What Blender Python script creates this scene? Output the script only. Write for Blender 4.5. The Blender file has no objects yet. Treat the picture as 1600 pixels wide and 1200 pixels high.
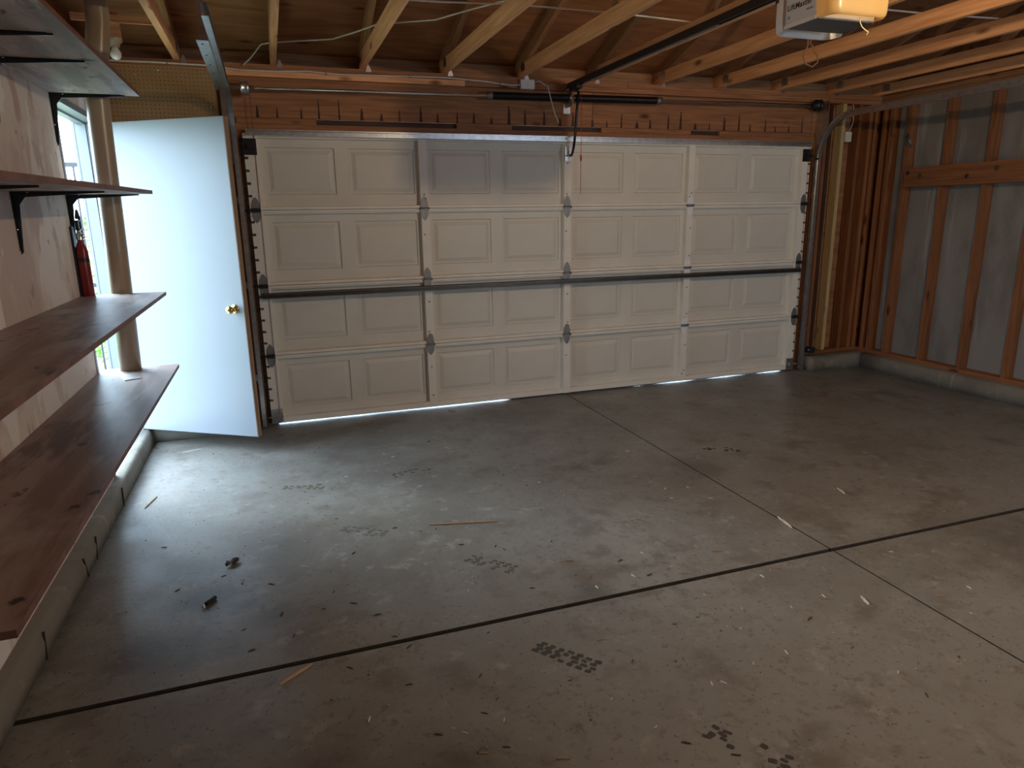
import bpy, math, random
from mathutils import Vector, Matrix
random.seed(7)
sc = bpy.context.scene
COL = sc.collection

# ------------------------------------------------------------------ camera
cam_d = bpy.data.cameras.new('camera'); cam = bpy.data.objects.new('camera', cam_d); COL.objects.link(cam)
cam_d.sensor_width = 36.0; cam_d.lens = 1067.05 * 36.0 / 1600.0; cam_d.clip_start = 0.02; cam_d.clip_end = 300
_r = ((0.9445, -0.32815, -0.01552), (-0.09288, -0.22142, -0.97074), (0.31512, 0.91831, -0.23961))
cam.matrix_world = Matrix(((_r[0][0], -_r[1][0], -_r[2][0], 0.1142), (_r[0][1], -_r[1][1], -_r[2][1], -5.3568),
                           (_r[0][2], -_r[1][2], -_r[2][2], 1.5404), (0, 0, 0, 1)))
sc.camera = cam
# ------------------------------------------------------------------ sky, portal, exposure
w = bpy.data.worlds.new('sky'); sc.world = w; w.use_nodes = True
wb = w.node_tree.nodes['Background']; wb.inputs[0].default_value = (0.60, 0.80, 1.0, 1); wb.inputs[1].default_value = 14.5
# soft sun added to brighten the floor through the side doorway
sl_ = bpy.data.lights.new('added_hazy_sun', 'SUN'); sl_.energy = 14.0; sl_.angle = math.radians(34); sl_.color = (.70, .87, 1.0)
so = bpy.data.objects.new('added_hazy_sun', sl_); COL.objects.link(so); so.location = (-4, 4, 6)
_e = math.radians(28); so.rotation_euler = Vector((.64 * math.cos(_e), -.77 * math.cos(_e), -math.sin(_e))).to_track_quat('-Z', 'Y').to_euler()
pl = bpy.data.lights.new('doorway_portal', 'AREA'); pl.shape = 'RECTANGLE'; pl.size = 2.05; pl.size_y = 0.95; pl.cycles.is_portal = True
po = bpy.data.objects.new('doorway_portal', pl); COL.objects.link(po)
po.matrix_world = Matrix(((0, 0, -1, -0.93), (0, 1, 0, -0.625), (1, 0, 0, 1.13), (0, 0, 0, 1)))
# second portal at the added, unseen rear window (WX0..WX1, WZ0..WZ1)
WX0, WX1, WZ0, WZ1 = 3.4, 4.9, 1.10, 2.10
pl2 = bpy.data.lights.new('added_window_portal', 'AREA'); pl2.shape = 'RECTANGLE'; pl2.size = WX1 - WX0; pl2.size_y = WZ1 - WZ0; pl2.cycles.is_portal = True
po2 = bpy.data.objects.new('added_window_portal', pl2); COL.objects.link(po2)
po2.matrix_world = Matrix(((1, 0, 0, (WX0 + WX1) / 2), (0, 0, -1, -6.67), (0, 1, 0, (WZ0 + WZ1) / 2), (0, 0, 0, 1)))
sc.view_settings.view_transform = 'Standard'; sc.view_settings.look = 'None'
sc.view_settings.exposure = 0.0; sc.view_settings.gamma = 1.0; sc.view_settings.use_curve_mapping = False
sc.cycles.use_denoising = True
sc.cycles.max_bounces = 14; sc.cycles.diffuse_bounces = 8; sc.cycles.transparent_max_bounces = 16
LAMP_W = 92.0
LAMP_C = (1.0, 0.74, 0.46)

# ------------------------------------------------------------------ helpers
class MB:
    """collects shapes, becomes one mesh"""
    def __init__(s): s.v = []; s.f = []; s.sm = []
    def add(s, vs, fs, smooth=False):
        n = len(s.v); s.v += [tuple(v) for v in vs]; s.f += [tuple(i + n for i in f) for f in fs]; s.sm += [smooth] * len(fs); return s
    def box(s, x0, x1, y0, y1, z0, z1):
        return s.add([(x0, y0, z0), (x1, y0, z0), (x1, y1, z0), (x0, y1, z0), (x0, y0, z1), (x1, y0, z1), (x1, y1, z1), (x0, y1, z1)],
                     [(0, 3, 2, 1), (4, 5, 6, 7), (0, 1, 5, 4), (1, 2, 6, 5), (2, 3, 7, 6), (3, 0, 4, 7)])
    def prism(s, poly, a0, a1, axis='x'):
        """poly in the plane normal to axis (x: (y,z), y: (x,z), z: (x,y)), extruded a0..a1"""
        def P(a, q): return {'x': (a, q[0], q[1]), 'y': (q[0], a, q[1]), 'z': (q[0], q[1], a)}[axis]
        n = len(poly); vs = [P(a0, q) for q in poly] + [P(a1, q) for q in poly]
        ar = sum(poly[i][0] * poly[(i + 1) % n][1] - poly[(i + 1) % n][0] * poly[i][1] for i in range(n))
        flip = (ar < 0) ^ (axis == 'y')
        fs = [tuple(range(n))[::-1], tuple(range(n, 2 * n))] + [(i, (i + 1) % n, n + (i + 1) % n, n + i) for i in range(n)]
        if flip: fs = [f[::-1] for f in fs]
        return s.add(vs, fs)
    def tube(s, pts, r, seg=8, caps=True, smooth=True):
        pts = [Vector(q) for q in pts]; rs = r if isinstance(r, (list, tuple)) else [r] * len(pts)
        vs = []; up = None
        for i, q in enumerate(pts):
            t = (pts[min(i + 1, len(pts) - 1)] - pts[max(i - 1, 0)])
            t = t.normalized() if t.length > 1e-9 else Vector((0, 0, 1))
            if up is None: up = Vector((0, 0, 1)) if abs(t.z) < .9 else Vector((1, 0, 0))
            a = t.cross(up)
            if a.length < 1e-6: a = t.cross(Vector((0, 1, 0)))
            a.normalize(); b = a.cross(t).normalized(); up = b
            for k in range(seg):
                th = 2 * math.pi * k / seg; vs.append(q + (a * math.cos(th) + b * math.sin(th)) * rs[i])
        fs = []
        for i in range(len(pts) - 1):
            for k in range(seg):
                k2 = (k + 1) % seg; fs.append((i * seg + k, i * seg + k2, (i + 1) * seg + k2, (i + 1) * seg + k))
        s.add(vs, fs, smooth)
        if caps:
            n = len(s.v) - len(vs); m = n + (len(pts) - 1) * seg
            s.f += [tuple(range(n, n + seg))[::-1], tuple(range(m, m + seg))]; s.sm += [False, False]
        return s
    def lathe(s, prof, origin, axis, seg=20):
        """prof: (distance along axis, radius)"""
        o = Vector(origin); ax = Vector(axis).normalized()
        return s.tube_r([o + ax * d for d, _ in prof], [r for _, r in prof], ax, seg)
    def tube_r(s, pts, rs, ax, seg):
        a = ax.cross(Vector((0, 0, 1)) if abs(ax.z) < .9 else Vector((1, 0, 0))).normalized(); b = a.cross(ax).normalized()
        vs = []; fs = []
        for q, r in zip(pts, rs):
            for k in range(seg):
                th = 2 * math.pi * k / seg; vs.append(q + (a * math.cos(th) + b * math.sin(th)) * max(r, 1e-5))
        for i in range(len(pts) - 1):
            for k in range(seg):
                k2 = (k + 1) % seg; fs.append((i * seg + k, i * seg + k2, (i + 1) * seg + k2, (i + 1) * seg + k))
        s.add(vs, fs, True); return s
    def sweep(s, prof, path, ax=Vector((1, 0, 0))):
        """prof (a along ax, b along the path normal); path in the YZ plane, closed profile"""
        n = len(prof); vs = []; fs = []; path = [Vector(q) for q in path]
        for i, q in enumerate(path):
            t = (path[min(i + 1, len(path) - 1)] - path[max(i - 1, 0)]).normalized(); nn = ax.cross(t).normalized()
            for a, b in prof: vs.append(q + ax * a + nn * b)
        for i in range(len(path) - 1):
            for k in range(n):
                k2 = (k + 1) % n; fs.append((i * n + k, i * n + k2, (i + 1) * n + k2, (i + 1) * n + k))
        fs += [tuple(range(n))[::-1], tuple(range((len(path) - 1) * n, len(path) * n))]
        return s.add(vs, fs)
    def mesh(s, name, off=(0, 0, 0)):
        m = bpy.data.meshes.new(name); o = Vector(off)
        m.from_pydata([tuple(Vector(v) - o) for v in s.v], [], s.f)
        m.polygons.foreach_set('use_smooth', s.sm); m.update(); return m

def world_loc(o):
    v = Vector((0, 0, 0))
    while o: v += o.location; o = o.parent
    return v
def link(name, mesh, mat, parent=None, loc=(0, 0, 0)):
    o = bpy.data.objects.new(name, mesh); COL.objects.link(o); o.parent = parent; o.location = loc
    if mat and mesh and not mesh.materials: mesh.materials.append(mat)
    return o
def props(o, label=None, cat=None, group=None, kind=None):
    if label: o['label'] = label
    if cat: o['category'] = cat
    if group: o['group'] = group
    if kind: o['kind'] = kind
    return o
def thing(name, label, cat, loc=(0, 0, 0), rotz=0, group=None, kind=None):
    o = bpy.data.objects.new(name, None); COL.objects.link(o); o.location = loc; o.rotation_euler = (0, 0, rotz)
    o.empty_display_size = .1
    return props(o, label, cat, group, kind)
def part(name, mb, mat, parent=None, label=None, bevel=0, local=False, smooth_angle=None):
    """mesh given in world coordinates (or the parent's, local=True); origin moved to its own centre"""
    base = Vector((0, 0, 0)) if local or parent is None else world_loc(parent)
    xs = [Vector(v) for v in mb.v]
    lo = Vector([min(v[i] for v in xs) for i in range(3)]); hi = Vector([max(v[i] for v in xs) for i in range(3)])
    c = (lo + hi) / 2; c.z = lo.z
    o = link(name, mb.mesh(name, c), mat, parent, c - base)
    if bevel:
        b = o.modifiers.new('bevel', 'BEVEL'); b.width = bevel; b.segments = 2; b.limit_method = 'ANGLE'
    if label: o['label'] = label
    return o
def solo(name, mb, mat, label, cat, group=None, kind=None, bevel=0):
    return props(part(name, mb, mat, None, bevel=bevel), label, cat, group, kind)
def beam(name, p0, p1, wid, hei, mat, parent=None, up=(0, 0, 1), mesh=None):
    """lumber from p0 to p1 (centre line), local X along it, hei along up, wid across"""
    p0 = Vector(p0); p1 = Vector(p1); d = (p1 - p0); L = d.length; x = d / L
    y = Vector(up).cross(x).normalized(); z = x.cross(y)
    if mesh is None: mesh = MB().box(0, L, -wid / 2, wid / 2, -hei / 2, hei / 2).mesh(name)
    o = bpy.data.objects.new(name, mesh); COL.objects.link(o); o.parent = parent
    base = world_loc(parent) if parent else Vector((0, 0, 0)); q = p0 - base
    o.matrix_local = Matrix(((x.x, y.x, z.x, q.x), (x.y, y.y, z.y, q.y), (x.z, y.z, z.z, q.z), (0, 0, 0, 1)))
    if not mesh.materials: mesh.materials.append(mat)
    return o

# ------------------------------------------------------------------ materials
def newmat(name):
    m = bpy.data.materials.new(name); m.use_nodes = True
    return m, m.node_tree.nodes, m.node_tree.links, m.node_tree.nodes['Principled BSDF']
def flat(name, col, rough=.5, metal=0, var=.12, scale=8, bump=0, spec=.5):
    m, N, L, B = newmat(name)
    B.inputs['Roughness'].default_value = rough; B.inputs['Metallic'].default_value = metal; B.inputs['Specular IOR Level'].default_value = spec
    tc = N.new('ShaderNodeTexCoord'); nz = N.new('ShaderNodeTexNoise'); nz.inputs['Scale'].default_value = scale; nz.inputs['Detail'].default_value = 6
    L.new(tc.outputs['Object'], nz.inputs['Vector'])
    cr = N.new('ShaderNodeValToRGB'); cr.color_ramp.elements[0].position = .3; cr.color_ramp.elements[1].position = .7
    cr.color_ramp.elements[0].color = tuple(c * (1 - var) for c in col) + (1,); cr.color_ramp.elements[1].color = tuple(min(1, c * (1 + var)) for c in col) + (1,)
    L.new(nz.outputs['Fac'], cr.inputs['Fac']); L.new(cr.outputs['Color'], B.inputs['Base Color'])
    if bump:
        bp = N.new('ShaderNodeBump'); bp.inputs['Strength'].default_value = bump; bp.inputs['Distance'].default_value = .004
        n2 = N.new('ShaderNodeTexNoise'); n2.inputs['Scale'].default_value = scale * 12; n2.inputs['Detail'].default_value = 4
        L.new(tc.outputs['Object'], n2.inputs['Vector']); L.new(n2.outputs['Fac'], bp.inputs['Height']); L.new(bp.outputs['Normal'], B.inputs['Normal'])
    return m
def wood(name, dark, light, rough=.65, knots=True, axis=0, tone=.35, fine=1.0):
    """grain runs along the object's own axis"""
    m, N, L, B = newmat(name); B.inputs['Roughness'].default_value = rough; B.inputs['Specular IOR Level'].default_value = .35
    tc = N.new('ShaderNodeTexCoord'); oi = N.new('ShaderNodeObjectInfo')
    off = N.new('ShaderNodeVectorMath'); off.operation = 'SCALE'; off.inputs[0].default_value = (13.1, 7.7, 5.3); L.new(oi.outputs['Random'], off.inputs['Scale'])
    ad = N.new('ShaderNodeVectorMath'); L.new(tc.outputs['Object'], ad.inputs[0]); L.new(off.outputs[0], ad.inputs[1])
    mp = N.new('ShaderNodeMapping'); s = [22 * fine] * 3; s[axis] = 1.1; mp.inputs['Scale'].default_value = s; L.new(ad.outputs[0], mp.inputs['Vector'])
    nz = N.new('ShaderNodeTexNoise'); nz.inputs['Scale'].default_value = 2.2; nz.inputs['Detail'].default_value = 8; nz.inputs['Distortion'].default_value = .6
    L.new(mp.outputs[0], nz.inputs['Vector'])
    cr = N.new('ShaderNodeValToRGB'); cr.color_ramp.elements[0].position = .32; cr.color_ramp.elements[1].position = .68
    cr.color_ramp.elements[0].color = dark + (1,); cr.color_ramp.elements[1].color = light + (1,)
    L.new(nz.outputs['Fac'], cr.inputs['Fac']); out = cr.outputs['Color']
    if knots:
        mk = N.new('ShaderNodeMapping'); k = [7.0] * 3; k[axis] = 2.6; mk.inputs['Scale'].default_value = k; L.new(ad.outputs[0], mk.inputs['Vector'])
        vo = N.new('ShaderNodeTexVoronoi'); vo.inputs['Scale'].default_value = .8; L.new(mk.outputs[0], vo.inputs['Vector'])
        kr = N.new('ShaderNodeValToRGB'); kr.color_ramp.elements[0].position = .05; kr.color_ramp.elements[1].position = .14
        kr.color_ramp.elements[0].color = (.28, .22, .18, 1); kr.color_ramp.elements[1].color = (1, 1, 1, 1); L.new(vo.outputs['Distance'], kr.inputs['Fac'])
        mx = N.new('ShaderNodeMix'); mx.data_type = 'RGBA'; mx.blend_type = 'MULTIPLY'; mx.inputs[0].default_value = 1
        L.new(out, mx.inputs[6]); L.new(kr.outputs['Color'], mx.inputs[7]); out = mx.outputs[2]
    hv = N.new('ShaderNodeHueSaturation'); mr = N.new('ShaderNodeMapRange'); mr.inputs[3].default_value = 1 - tone; mr.inputs[4].default_value = 1 + tone * .5
    L.new(oi.outputs['Random'], mr.inputs[0]); L.new(mr.outputs[0], hv.inputs['Value']); L.new(out, hv.inputs['Color']); L.new(hv.outputs[0], B.inputs['Base Color'])
    bp = N.new('ShaderNodeBump'); bp.inputs['Strength'].default_value = .25; bp.inputs['Distance'].default_value = .002
    L.new(nz.outputs['Fac'], bp.inputs['Height']); L.new(bp.outputs['Normal'], B.inputs['Normal'])
    return m
def patchy(name, base, patches, rough=.8, bump=.15, spec=.4):
    """base colour with several noise-shaped stains: (colour, scale, lo, hi, seed)"""
    m, N, L, B = newmat(name); B.inputs['Specular IOR Level'].default_value = spec; B.inputs['Roughness'].default_value = rough
    g = N.new('ShaderNodeNewGeometry')
    out = None
    for col, scl, lo, hi, seed in patches:
        mp = N.new('ShaderNodeMapping'); mp.inputs['Location'].default_value = (seed * 3.1, seed * 1.7, seed * .9)
        mp.inputs['Scale'].default_value = scl if isinstance(scl, tuple) else (scl,) * 3; L.new(g.outputs['Position'], mp.inputs['Vector'])
        nz = N.new('ShaderNodeTexNoise'); nz.inputs['Scale'].default_value = 1; nz.inputs['Detail'].default_value = 9; nz.inputs['Roughness'].default_value = .62
        L.new(mp.outputs[0], nz.inputs['Vector'])
        mr = N.new('ShaderNodeMapRange'); mr.inputs[1].default_value = lo; mr.inputs[2].default_value = hi; mr.interpolation_type = 'SMOOTHSTEP'; L.new(nz.outputs['Fac'], mr.inputs[0])
        mx = N.new('ShaderNodeMix'); mx.data_type = 'RGBA'; L.new(mr.outputs[0], mx.inputs[0])
        if out is None: mx.inputs[6].default_value = base + (1,)
        else: L.new(out, mx.inputs[6])
        mx.inputs[7].default_value = col + (1,); out = mx.outputs[2]
    L.new(out, B.inputs['Base Color'])
    if bump:
        bp = N.new('ShaderNodeBump'); bp.inputs['Strength'].default_value = bump; bp.inputs['Distance'].default_value = .004
        n2 = N.new('ShaderNodeTexNoise'); n2.inputs['Scale'].default_value = 38; n2.inputs['Detail'].default_value = 8
        L.new(g.outputs['Position'], n2.inputs['Vector']); L.new(n2.outputs['Fac'], bp.inputs['Height']); L.new(bp.outputs['Normal'], B.inputs['Normal'])
    return m, N, L, B, g

M = {}
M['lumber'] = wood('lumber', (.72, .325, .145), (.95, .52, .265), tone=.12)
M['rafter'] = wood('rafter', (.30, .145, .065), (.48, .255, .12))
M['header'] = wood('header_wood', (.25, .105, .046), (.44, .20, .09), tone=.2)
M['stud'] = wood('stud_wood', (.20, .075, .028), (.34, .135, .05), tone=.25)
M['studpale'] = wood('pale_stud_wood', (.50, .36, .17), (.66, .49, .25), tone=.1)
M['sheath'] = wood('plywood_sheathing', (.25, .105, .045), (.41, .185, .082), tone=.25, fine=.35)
M['darkwood'] = wood('dark_wood', (.05, .026, .016), (.10, .05, .03), knots=False)
M['shelf_top'] = None
M['galv'] = flat('galvanised_steel', (.62, .64, .66), .32, 1.0, .15, 30)
M['steel'] = flat('bright_steel', (.75, .76, .77), .22, 1.0, .06, 20)
M['zinc_glint'] = flat('zinc_painted_reflection', (.93, .95, .97), .28, .1, .04, 20)  # near-white base colour paints a bright reflection onto one column of hinges
M['oldsteel'] = flat('dull_steel', (.26, .25, .24), .55, .8, .2, 14)
M['black'] = flat('black_metal', (.018, .018, .022), .38, .2, .2, 30)
M['spring'] = flat('oiled_black_spring', (.02, .018, .018), .4, .6, .3, 50)
M['doorpaint'] = flat('beige_door_paint', (.70, .665, .59), .5, 0, .05, 3, .08)
M['doorpaint2'] = flat('pale_door_stile_paint', (.84, .80, .72), .6, 0, .05, 6)
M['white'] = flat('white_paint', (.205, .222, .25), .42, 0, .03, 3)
M['plast'] = flat('white_plastic', (.78, .78, .76), .35, 0, .03, 12)
M['cream'] = flat('cream_pipe_plastic', (.36, .28, .195), .30, 0, .06, 4)
M['brass'] = flat('polished_brass', (.86, .62, .22), .16, 1.0, .05, 20)
M['red'] = flat('red_enamel', (.20, .012, .016), .3, 0, .1, 10)
M['redplast'] = flat('red_plastic', (.5, .03, .02), .4, 0, .1, 10)
M['rubber'] = flat('black_rubber', (.02, .02, .02), .7, 0, .2, 20)
M['grey'] = flat('grey_housing_metal', (.13, .13, .135), .5, .3, .1, 14)
M['cable'] = flat('white_cable_sheath', (.72, .68, .60), .5, 0, .08, 30)
M['string'] = flat('string', (.66, .50, .26), .8, 0, .1, 30)
M['orangecord'] = flat('brown_cord', (.16, .08, .04), .7, 0, .1, 30)
M['splinter'] = wood('splinter_wood', (.30, .19, .10), (.46, .31, .18), knots=False, tone=.3)
M['darkchip'] = flat('dark_bark_chip', (.055, .042, .035), .8, 0, .4, 60)
M['palechip'] = flat('pale_wood_chip', (.62, .54, .43), .7, 0, .25, 60)
M['tanchip'] = flat('tan_wood_chip', (.27, .185, .12), .7, 0, .3, 60)
M['greystrip'] = flat('grey_strip', (.26, .26, .25), .7, 0, .1, 20)
M['strut'] = flat('dark_strut_steel', (.12, .10, .085), .42, .75, .2, 14)
M['leaf'] = flat('green_leaf', (.13, .30, .05), .5, 0, .5, 3)
M['leaf2'] = flat('dark_green_leaf', (.05, .16, .03), .5, 0, .5, 3)
M['mud'] = flat('dried_mud_print', (.085, .078, .048), .85, 0, .3, 40)
M['mudd'] = flat('dark_dried_mud_print', (.045, .038, .03), .85, 0, .3, 40)
M['pegdark'] = flat('peg_hole', (.02, .012, .008), .9, 0, .1, 10)
M['peg'] = flat('hardboard', (.34, .19, .085), .6, 0, .10, 5)
M['fence'] = flat('black_iron_fence', (.03, .033, .04), .5, .3, .1, 10)
M['driveway'] = flat('driveway_concrete', (.55, .54, .50), .9, 0, .1, 3)
M['ground'] = flat('garden_soil', (.20, .22, .12), .9, 0, .4, 4)
M['labelpaper'] = flat('pale_blue_label', (.62, .68, .76), .4, 0, .02, 8)
M['ink'] = flat('dark_purple_ink', (.05, .012, .04), .5, 0, .1, 10)
M['inkgrey'] = flat('grey_ink', (.25, .26, .30), .5, 0, .1, 10)

# concrete floor
m, N, L, B, g = patchy('concrete_floor', (.205, .193, .172), [
    ((.155, .139, .119), .55, .45, .68, 1), ((.25, .238, .214), 1.3, .50, .72, 2), ((.115, .098, .081), 1.5, .58, .74, 3),
    ((.142, .124, .103), 5.0, .50, .70, 4), ((.25, .237, .212), 11.0, .56, .70, 5), ((.07, .06, .05), 3.2, .68, .78, 6), ((.145, .128, .107), 24.0, .55, .68, 8), ((.10, .086, .071), 60.0, .60, .68, 7)], rough=.6, bump=.22)
prev = B.inputs['Base Color'].links[0].from_socket
wob = N.new('ShaderNodeTexNoise'); wob.inputs['Scale'].default_value = 4.5; wob.inputs['Detail'].default_value = 7; L.new(g.outputs['Position'], wob.inputs['Vector'])
for sx, sy, r0, r1, amt in ((-.38, -2.22, .02, .22, .55), (-.27, -2.52, .02, .22, .65), (-.02, -2.72, .0, .13, .4), (-.42, -2.85, .03, .26, .45), (.55, -.72, .05, .5, .35), (1.9, -.55, .05, .55, .35), (2.5, -1.9, .02, .28, .45), (3.4, -3.4, .05, .6, .35), (.3, -3.9, .05, .7, .35), (1.25, -3.05, .01, .17, .5)):  # dark spots by the shelves paint the shelves' cast shadow into the concrete
    dv = N.new('ShaderNodeVectorMath'); dv.operation = 'DISTANCE'; dv.inputs[1].default_value = (sx, sy, 0); L.new(g.outputs['Position'], dv.inputs[0])
    ad_ = N.new('ShaderNodeMath'); ad_.operation = 'MULTIPLY_ADD'; ad_.inputs[1].default_value = r1 * 1.5; L.new(wob.outputs['Fac'], ad_.inputs[0]); L.new(dv.outputs['Value'], ad_.inputs[2])
    ms = N.new('ShaderNodeMapRange'); ms.interpolation_type = 'SMOOTHSTEP'; ms.inputs[1].default_value = r0 + r1 * .75; ms.inputs[2].default_value = r1 * 1.75; ms.inputs[3].default_value = amt; ms.inputs[4].default_value = 0
    L.new(ad_.outputs[0], ms.inputs[0])
    mx_ = N.new('ShaderNodeMix'); mx_.data_type = 'RGBA'; L.new(ms.outputs[0], mx_.inputs[0]); L.new(prev, mx_.inputs[6]); mx_.inputs[7].default_value = (.05, .042, .035, 1); prev = mx_.outputs[2]
L.new(prev, B.inputs['Base Color'])
nz = N.new('ShaderNodeTexNoise'); nz.inputs['Scale'].default_value = 1.7; nz.inputs['Detail'].default_value = 7; L.new(g.outputs['Position'], nz.inputs['Vector'])
mr = N.new('ShaderNodeMapRange'); mr.inputs[1].default_value = .35; mr.inputs[2].default_value = .65; mr.inputs[3].default_value = .26; mr.inputs[4].default_value = .52
L.new(nz.outputs['Fac'], mr.inputs[0]); L.new(mr.outputs[0], B.inputs['Roughness'])
M['floor'] = m
M['joint'] = flat('joint_dirt', (.05, .038, .028), .9, 0, .3, 20)
M['curb'] = patchy('curb_concrete', (.215, .195, .16), [((.16, .14, .11), 2.2, .45, .65, 3), ((.28, .26, .22), 7, .55, .72, 5), ((.16, .14, .11), 9, .66, .76, 8), ((.30, .26, .19), (1.5, 14, 1.5), .60, .72, 9)], .85, .5)[0]
M['drywall'] = patchy('patched_wallboard', (.70, .63, .57), [((.58, .48, .43), (1, 2.2, 1.2), .45, .56, 2), ((.80, .76, .72), (1, 2.4, 1.1), .52, .55, 6), ((.52, .38, .33), (1, 5, 2.2), .58, .66, 9), ((.40, .33, .29), 7, .64, .70, 4)], .75, .1)[0]
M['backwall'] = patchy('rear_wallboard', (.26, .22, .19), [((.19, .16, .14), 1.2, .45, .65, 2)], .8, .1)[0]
M['insul'] = patchy('foam_insulation', (.27, .26, .255), [((.20, .19, .185), (3, 2.2, 1), .45, .62, 1), ((.36, .35, .34), (4, 8, .8), .55, .70, 3), ((.14, .13, .12), 4, .66, .76, 5)], .42, .2)[0]

# plywood shelves: pale dusty undersides, brown stained tops (per face)
M['shelf_top'] = patchy('stained_shelf_board', (.20, .125, .105), [((.28, .20, .175), (14, 1.2, 1), .42, .60, 1), ((.10, .055, .045), (7, 1.4, 1), .52, .62, 2), ((.34, .28, .25), (3, 1.2, 1), .56, .68, 5), ((.04, .024, .02), (9, 6, 1), .62, .67, 8)], .42, .06)[0]
M['shelf_under'] = patchy('whitewashed_shelf_underside', (.55, .50, .46), [((.36, .32, .29), (12, 1.6, 1), .44, .58, 1), ((.72, .66, .59), (9, 2, 1), .53, .62, 2), ((.14, .10, .085), (7, 5, 1), .61, .67, 5)], .65, .08)[0]
M['shelf_edge'] = flat('stained_shelf_edge', (.16, .075, .055), .55, 0, .3, 12)

# translucent lamp lens, yellowed plastic
def lens_mat(name, col, clear):
    m, N, L, B = newmat(name); N.remove(B); o = N['Material Output']
    tr = N.new('ShaderNodeBsdfTranslucent'); tr.inputs[0].default_value = col + (1,)
    df = N.new('ShaderNodeBsdfPrincipled'); df.inputs['Base Color'].default_value = col + (1,); df.inputs['Roughness'].default_value = .3
    tp = N.new('ShaderNodeBsdfTransparent'); tp.inputs[0].default_value = (1, .95, .85, 1)
    m1 = N.new('ShaderNodeMixShader'); m1.inputs[0].default_value = .45; L.new(tr.outputs[0], m1.inputs[1]); L.new(df.outputs[0], m1.inputs[2])
    m2 = N.new('ShaderNodeMixShader'); m2.inputs[0].default_value = clear; L.new(m1.outputs[0], m2.inputs[1]); L.new(tp.outputs[0], m2.inputs[2])
    L.new(m2.outputs[0], o.inputs['Surface']); return m
M['lens'] = lens_mat('yellowed_lens', (.70, .50, .22), .10)
m_, N_, L_, B_m = newmat('lit_bulb_glass'); N_.remove(B_m)
em_ = N_.new('ShaderNodeEmission'); em_.inputs[0].default_value = LAMP_C + (1,); em_.inputs[1].default_value = 30
tp_ = N_.new('ShaderNodeBsdfTransparent'); mm_ = N_.new('ShaderNodeMixShader'); mm_.inputs[0].default_value = .9
L_.new(em_.outputs[0], mm_.inputs[1]); L_.new(tp_.outputs[0], mm_.inputs[2]); L_.new(mm_.outputs[0], N_['Material Output'].inputs['Surface'])
M['litbulb'] = m_
m_, N_, L_, B_m = newmat('added_window_glass'); N_.remove(B_m)
gl_ = N_.new('ShaderNodeBsdfGlossy'); gl_.inputs['Roughness'].default_value = .02
tp_ = N_.new('ShaderNodeBsdfTransparent'); mm_ = N_.new('ShaderNodeMixShader'); mm_.inputs[0].default_value = .05
L_.new(tp_.outputs[0], mm_.inputs[1]); L_.new(gl_.outputs[0], mm_.inputs[2]); L_.new(mm_.outputs[0], N_['Material Output'].inputs['Surface'])
M['glass'] = m_
M['globe'] = flat('white_bulb_glass', (.85, .85, .82), .15, 0, .02, 4)

# ------------------------------------------------------------------ dimensions
XL, XR = -0.855, 5.70            # inner faces of the left wallboard and of the right studs
CL, CR = -0.795, 5.62            # faces of the two side curbs
YB = -6.6                        # rear wall
XJ, YJ = 2.4605, -3.0875         # control joints
PZ = 2.58                        # top of wall plates, underside of the truss chords
DOOR0, DOOR1 = 0.0, 4.90
DY0, DY1, DZ0, DZ1 = -1.10, -0.15, 0.11, 2.15   # doorway in the left wall

# ------------------------------------------------------------------ floor
floor = solo('floor', MB().box(-1.0, 5.95, YB - .1, .12, -.14, -.016), M['joint'], 'bare stained concrete garage floor cut by a cross of control joints', 'floor', kind='structure')
for x0, x1, y0, y1 in ((-1.0, XJ - .004, YJ + .013, .12), (XJ + .004, 5.95, YJ + .013, .12), (-1.0, XJ - .004, YB - .1, YJ - .013), (XJ + .004, 5.95, YB - .1, YJ - .013)):
    sl = part('slab', MB().box(x0, x1, y0, y1, -.10, 0), M['floor'], floor)
    sl.data.materials.append(M['joint']); sl.data.polygons.foreach_set('material_index', [1, 0, 1, 1, 1, 1])
solo('driveway', MB().box(-1.2, 6.4, .12, 9, -.2, -.004), M['driveway'], 'pale driveway concrete showing as a bright line under the garage door', 'driveway', kind='structure')

# curbs, slightly uneven along their length
def curb(name, x0, x1, y0, y1, h, along, label, tilt=0):
    n = 26; mb = MB(); rr = random.Random(hash(name) % 999 + 3)
    prof = []
    for i in range(n + 1):
        t = i / n; d = rr.uniform(-.005, .005); e = rr.uniform(-.005, .005)
        hh = h + tilt * t
        if along == 'y':
            y = y0 + (y1 - y0) * t; inn, out = (x1, x0)
            sgn = 1 if inn > out else -1
            prof.append([(out, y, 0), (inn, y, 0), (inn + d, y, hh * .55), (inn - sgn * .006 + e, y, hh - .014), (inn - sgn * .022 + e, y, hh), (out, y, hh)])
        else:
            x = x0 + (x1 - x0) * t
            prof.append([(x, y1, 0), (x, y0, 0), (x, y0 + d, hh * .55), (x, y0 + .006 + e, hh - .014), (x, y0 + .022 + e, hh), (x, y1, hh)])
    vs = [q for pr in prof for q in pr]; fs = []
    for i in range(n):
        for k in range(6):
            k2 = (k + 1) % 6; fs.append((i * 6 + k, i * 6 + k2, (i + 1) * 6 + k2, (i + 1) * 6 + k))
    fs += [tuple(range(6)), tuple(range(n * 6, n * 6 + 6))[::-1]]
    mb.add(vs, fs, True)
    import bmesh
    o = solo(name, mb, M['curb'], label, 'curb', kind='structure')
    bm = bmesh.new(); bm.from_mesh(o.data); bmesh.ops.recalc_face_normals(bm, faces=bm.faces); bm.to_mesh(o.data); bm.free()
    return o
cb = curb('baseboard_left', -1.0, CL, -6.6, -.1, .115, 'y', 'cracked pale concrete curb below the shelves along the wall')
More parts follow.
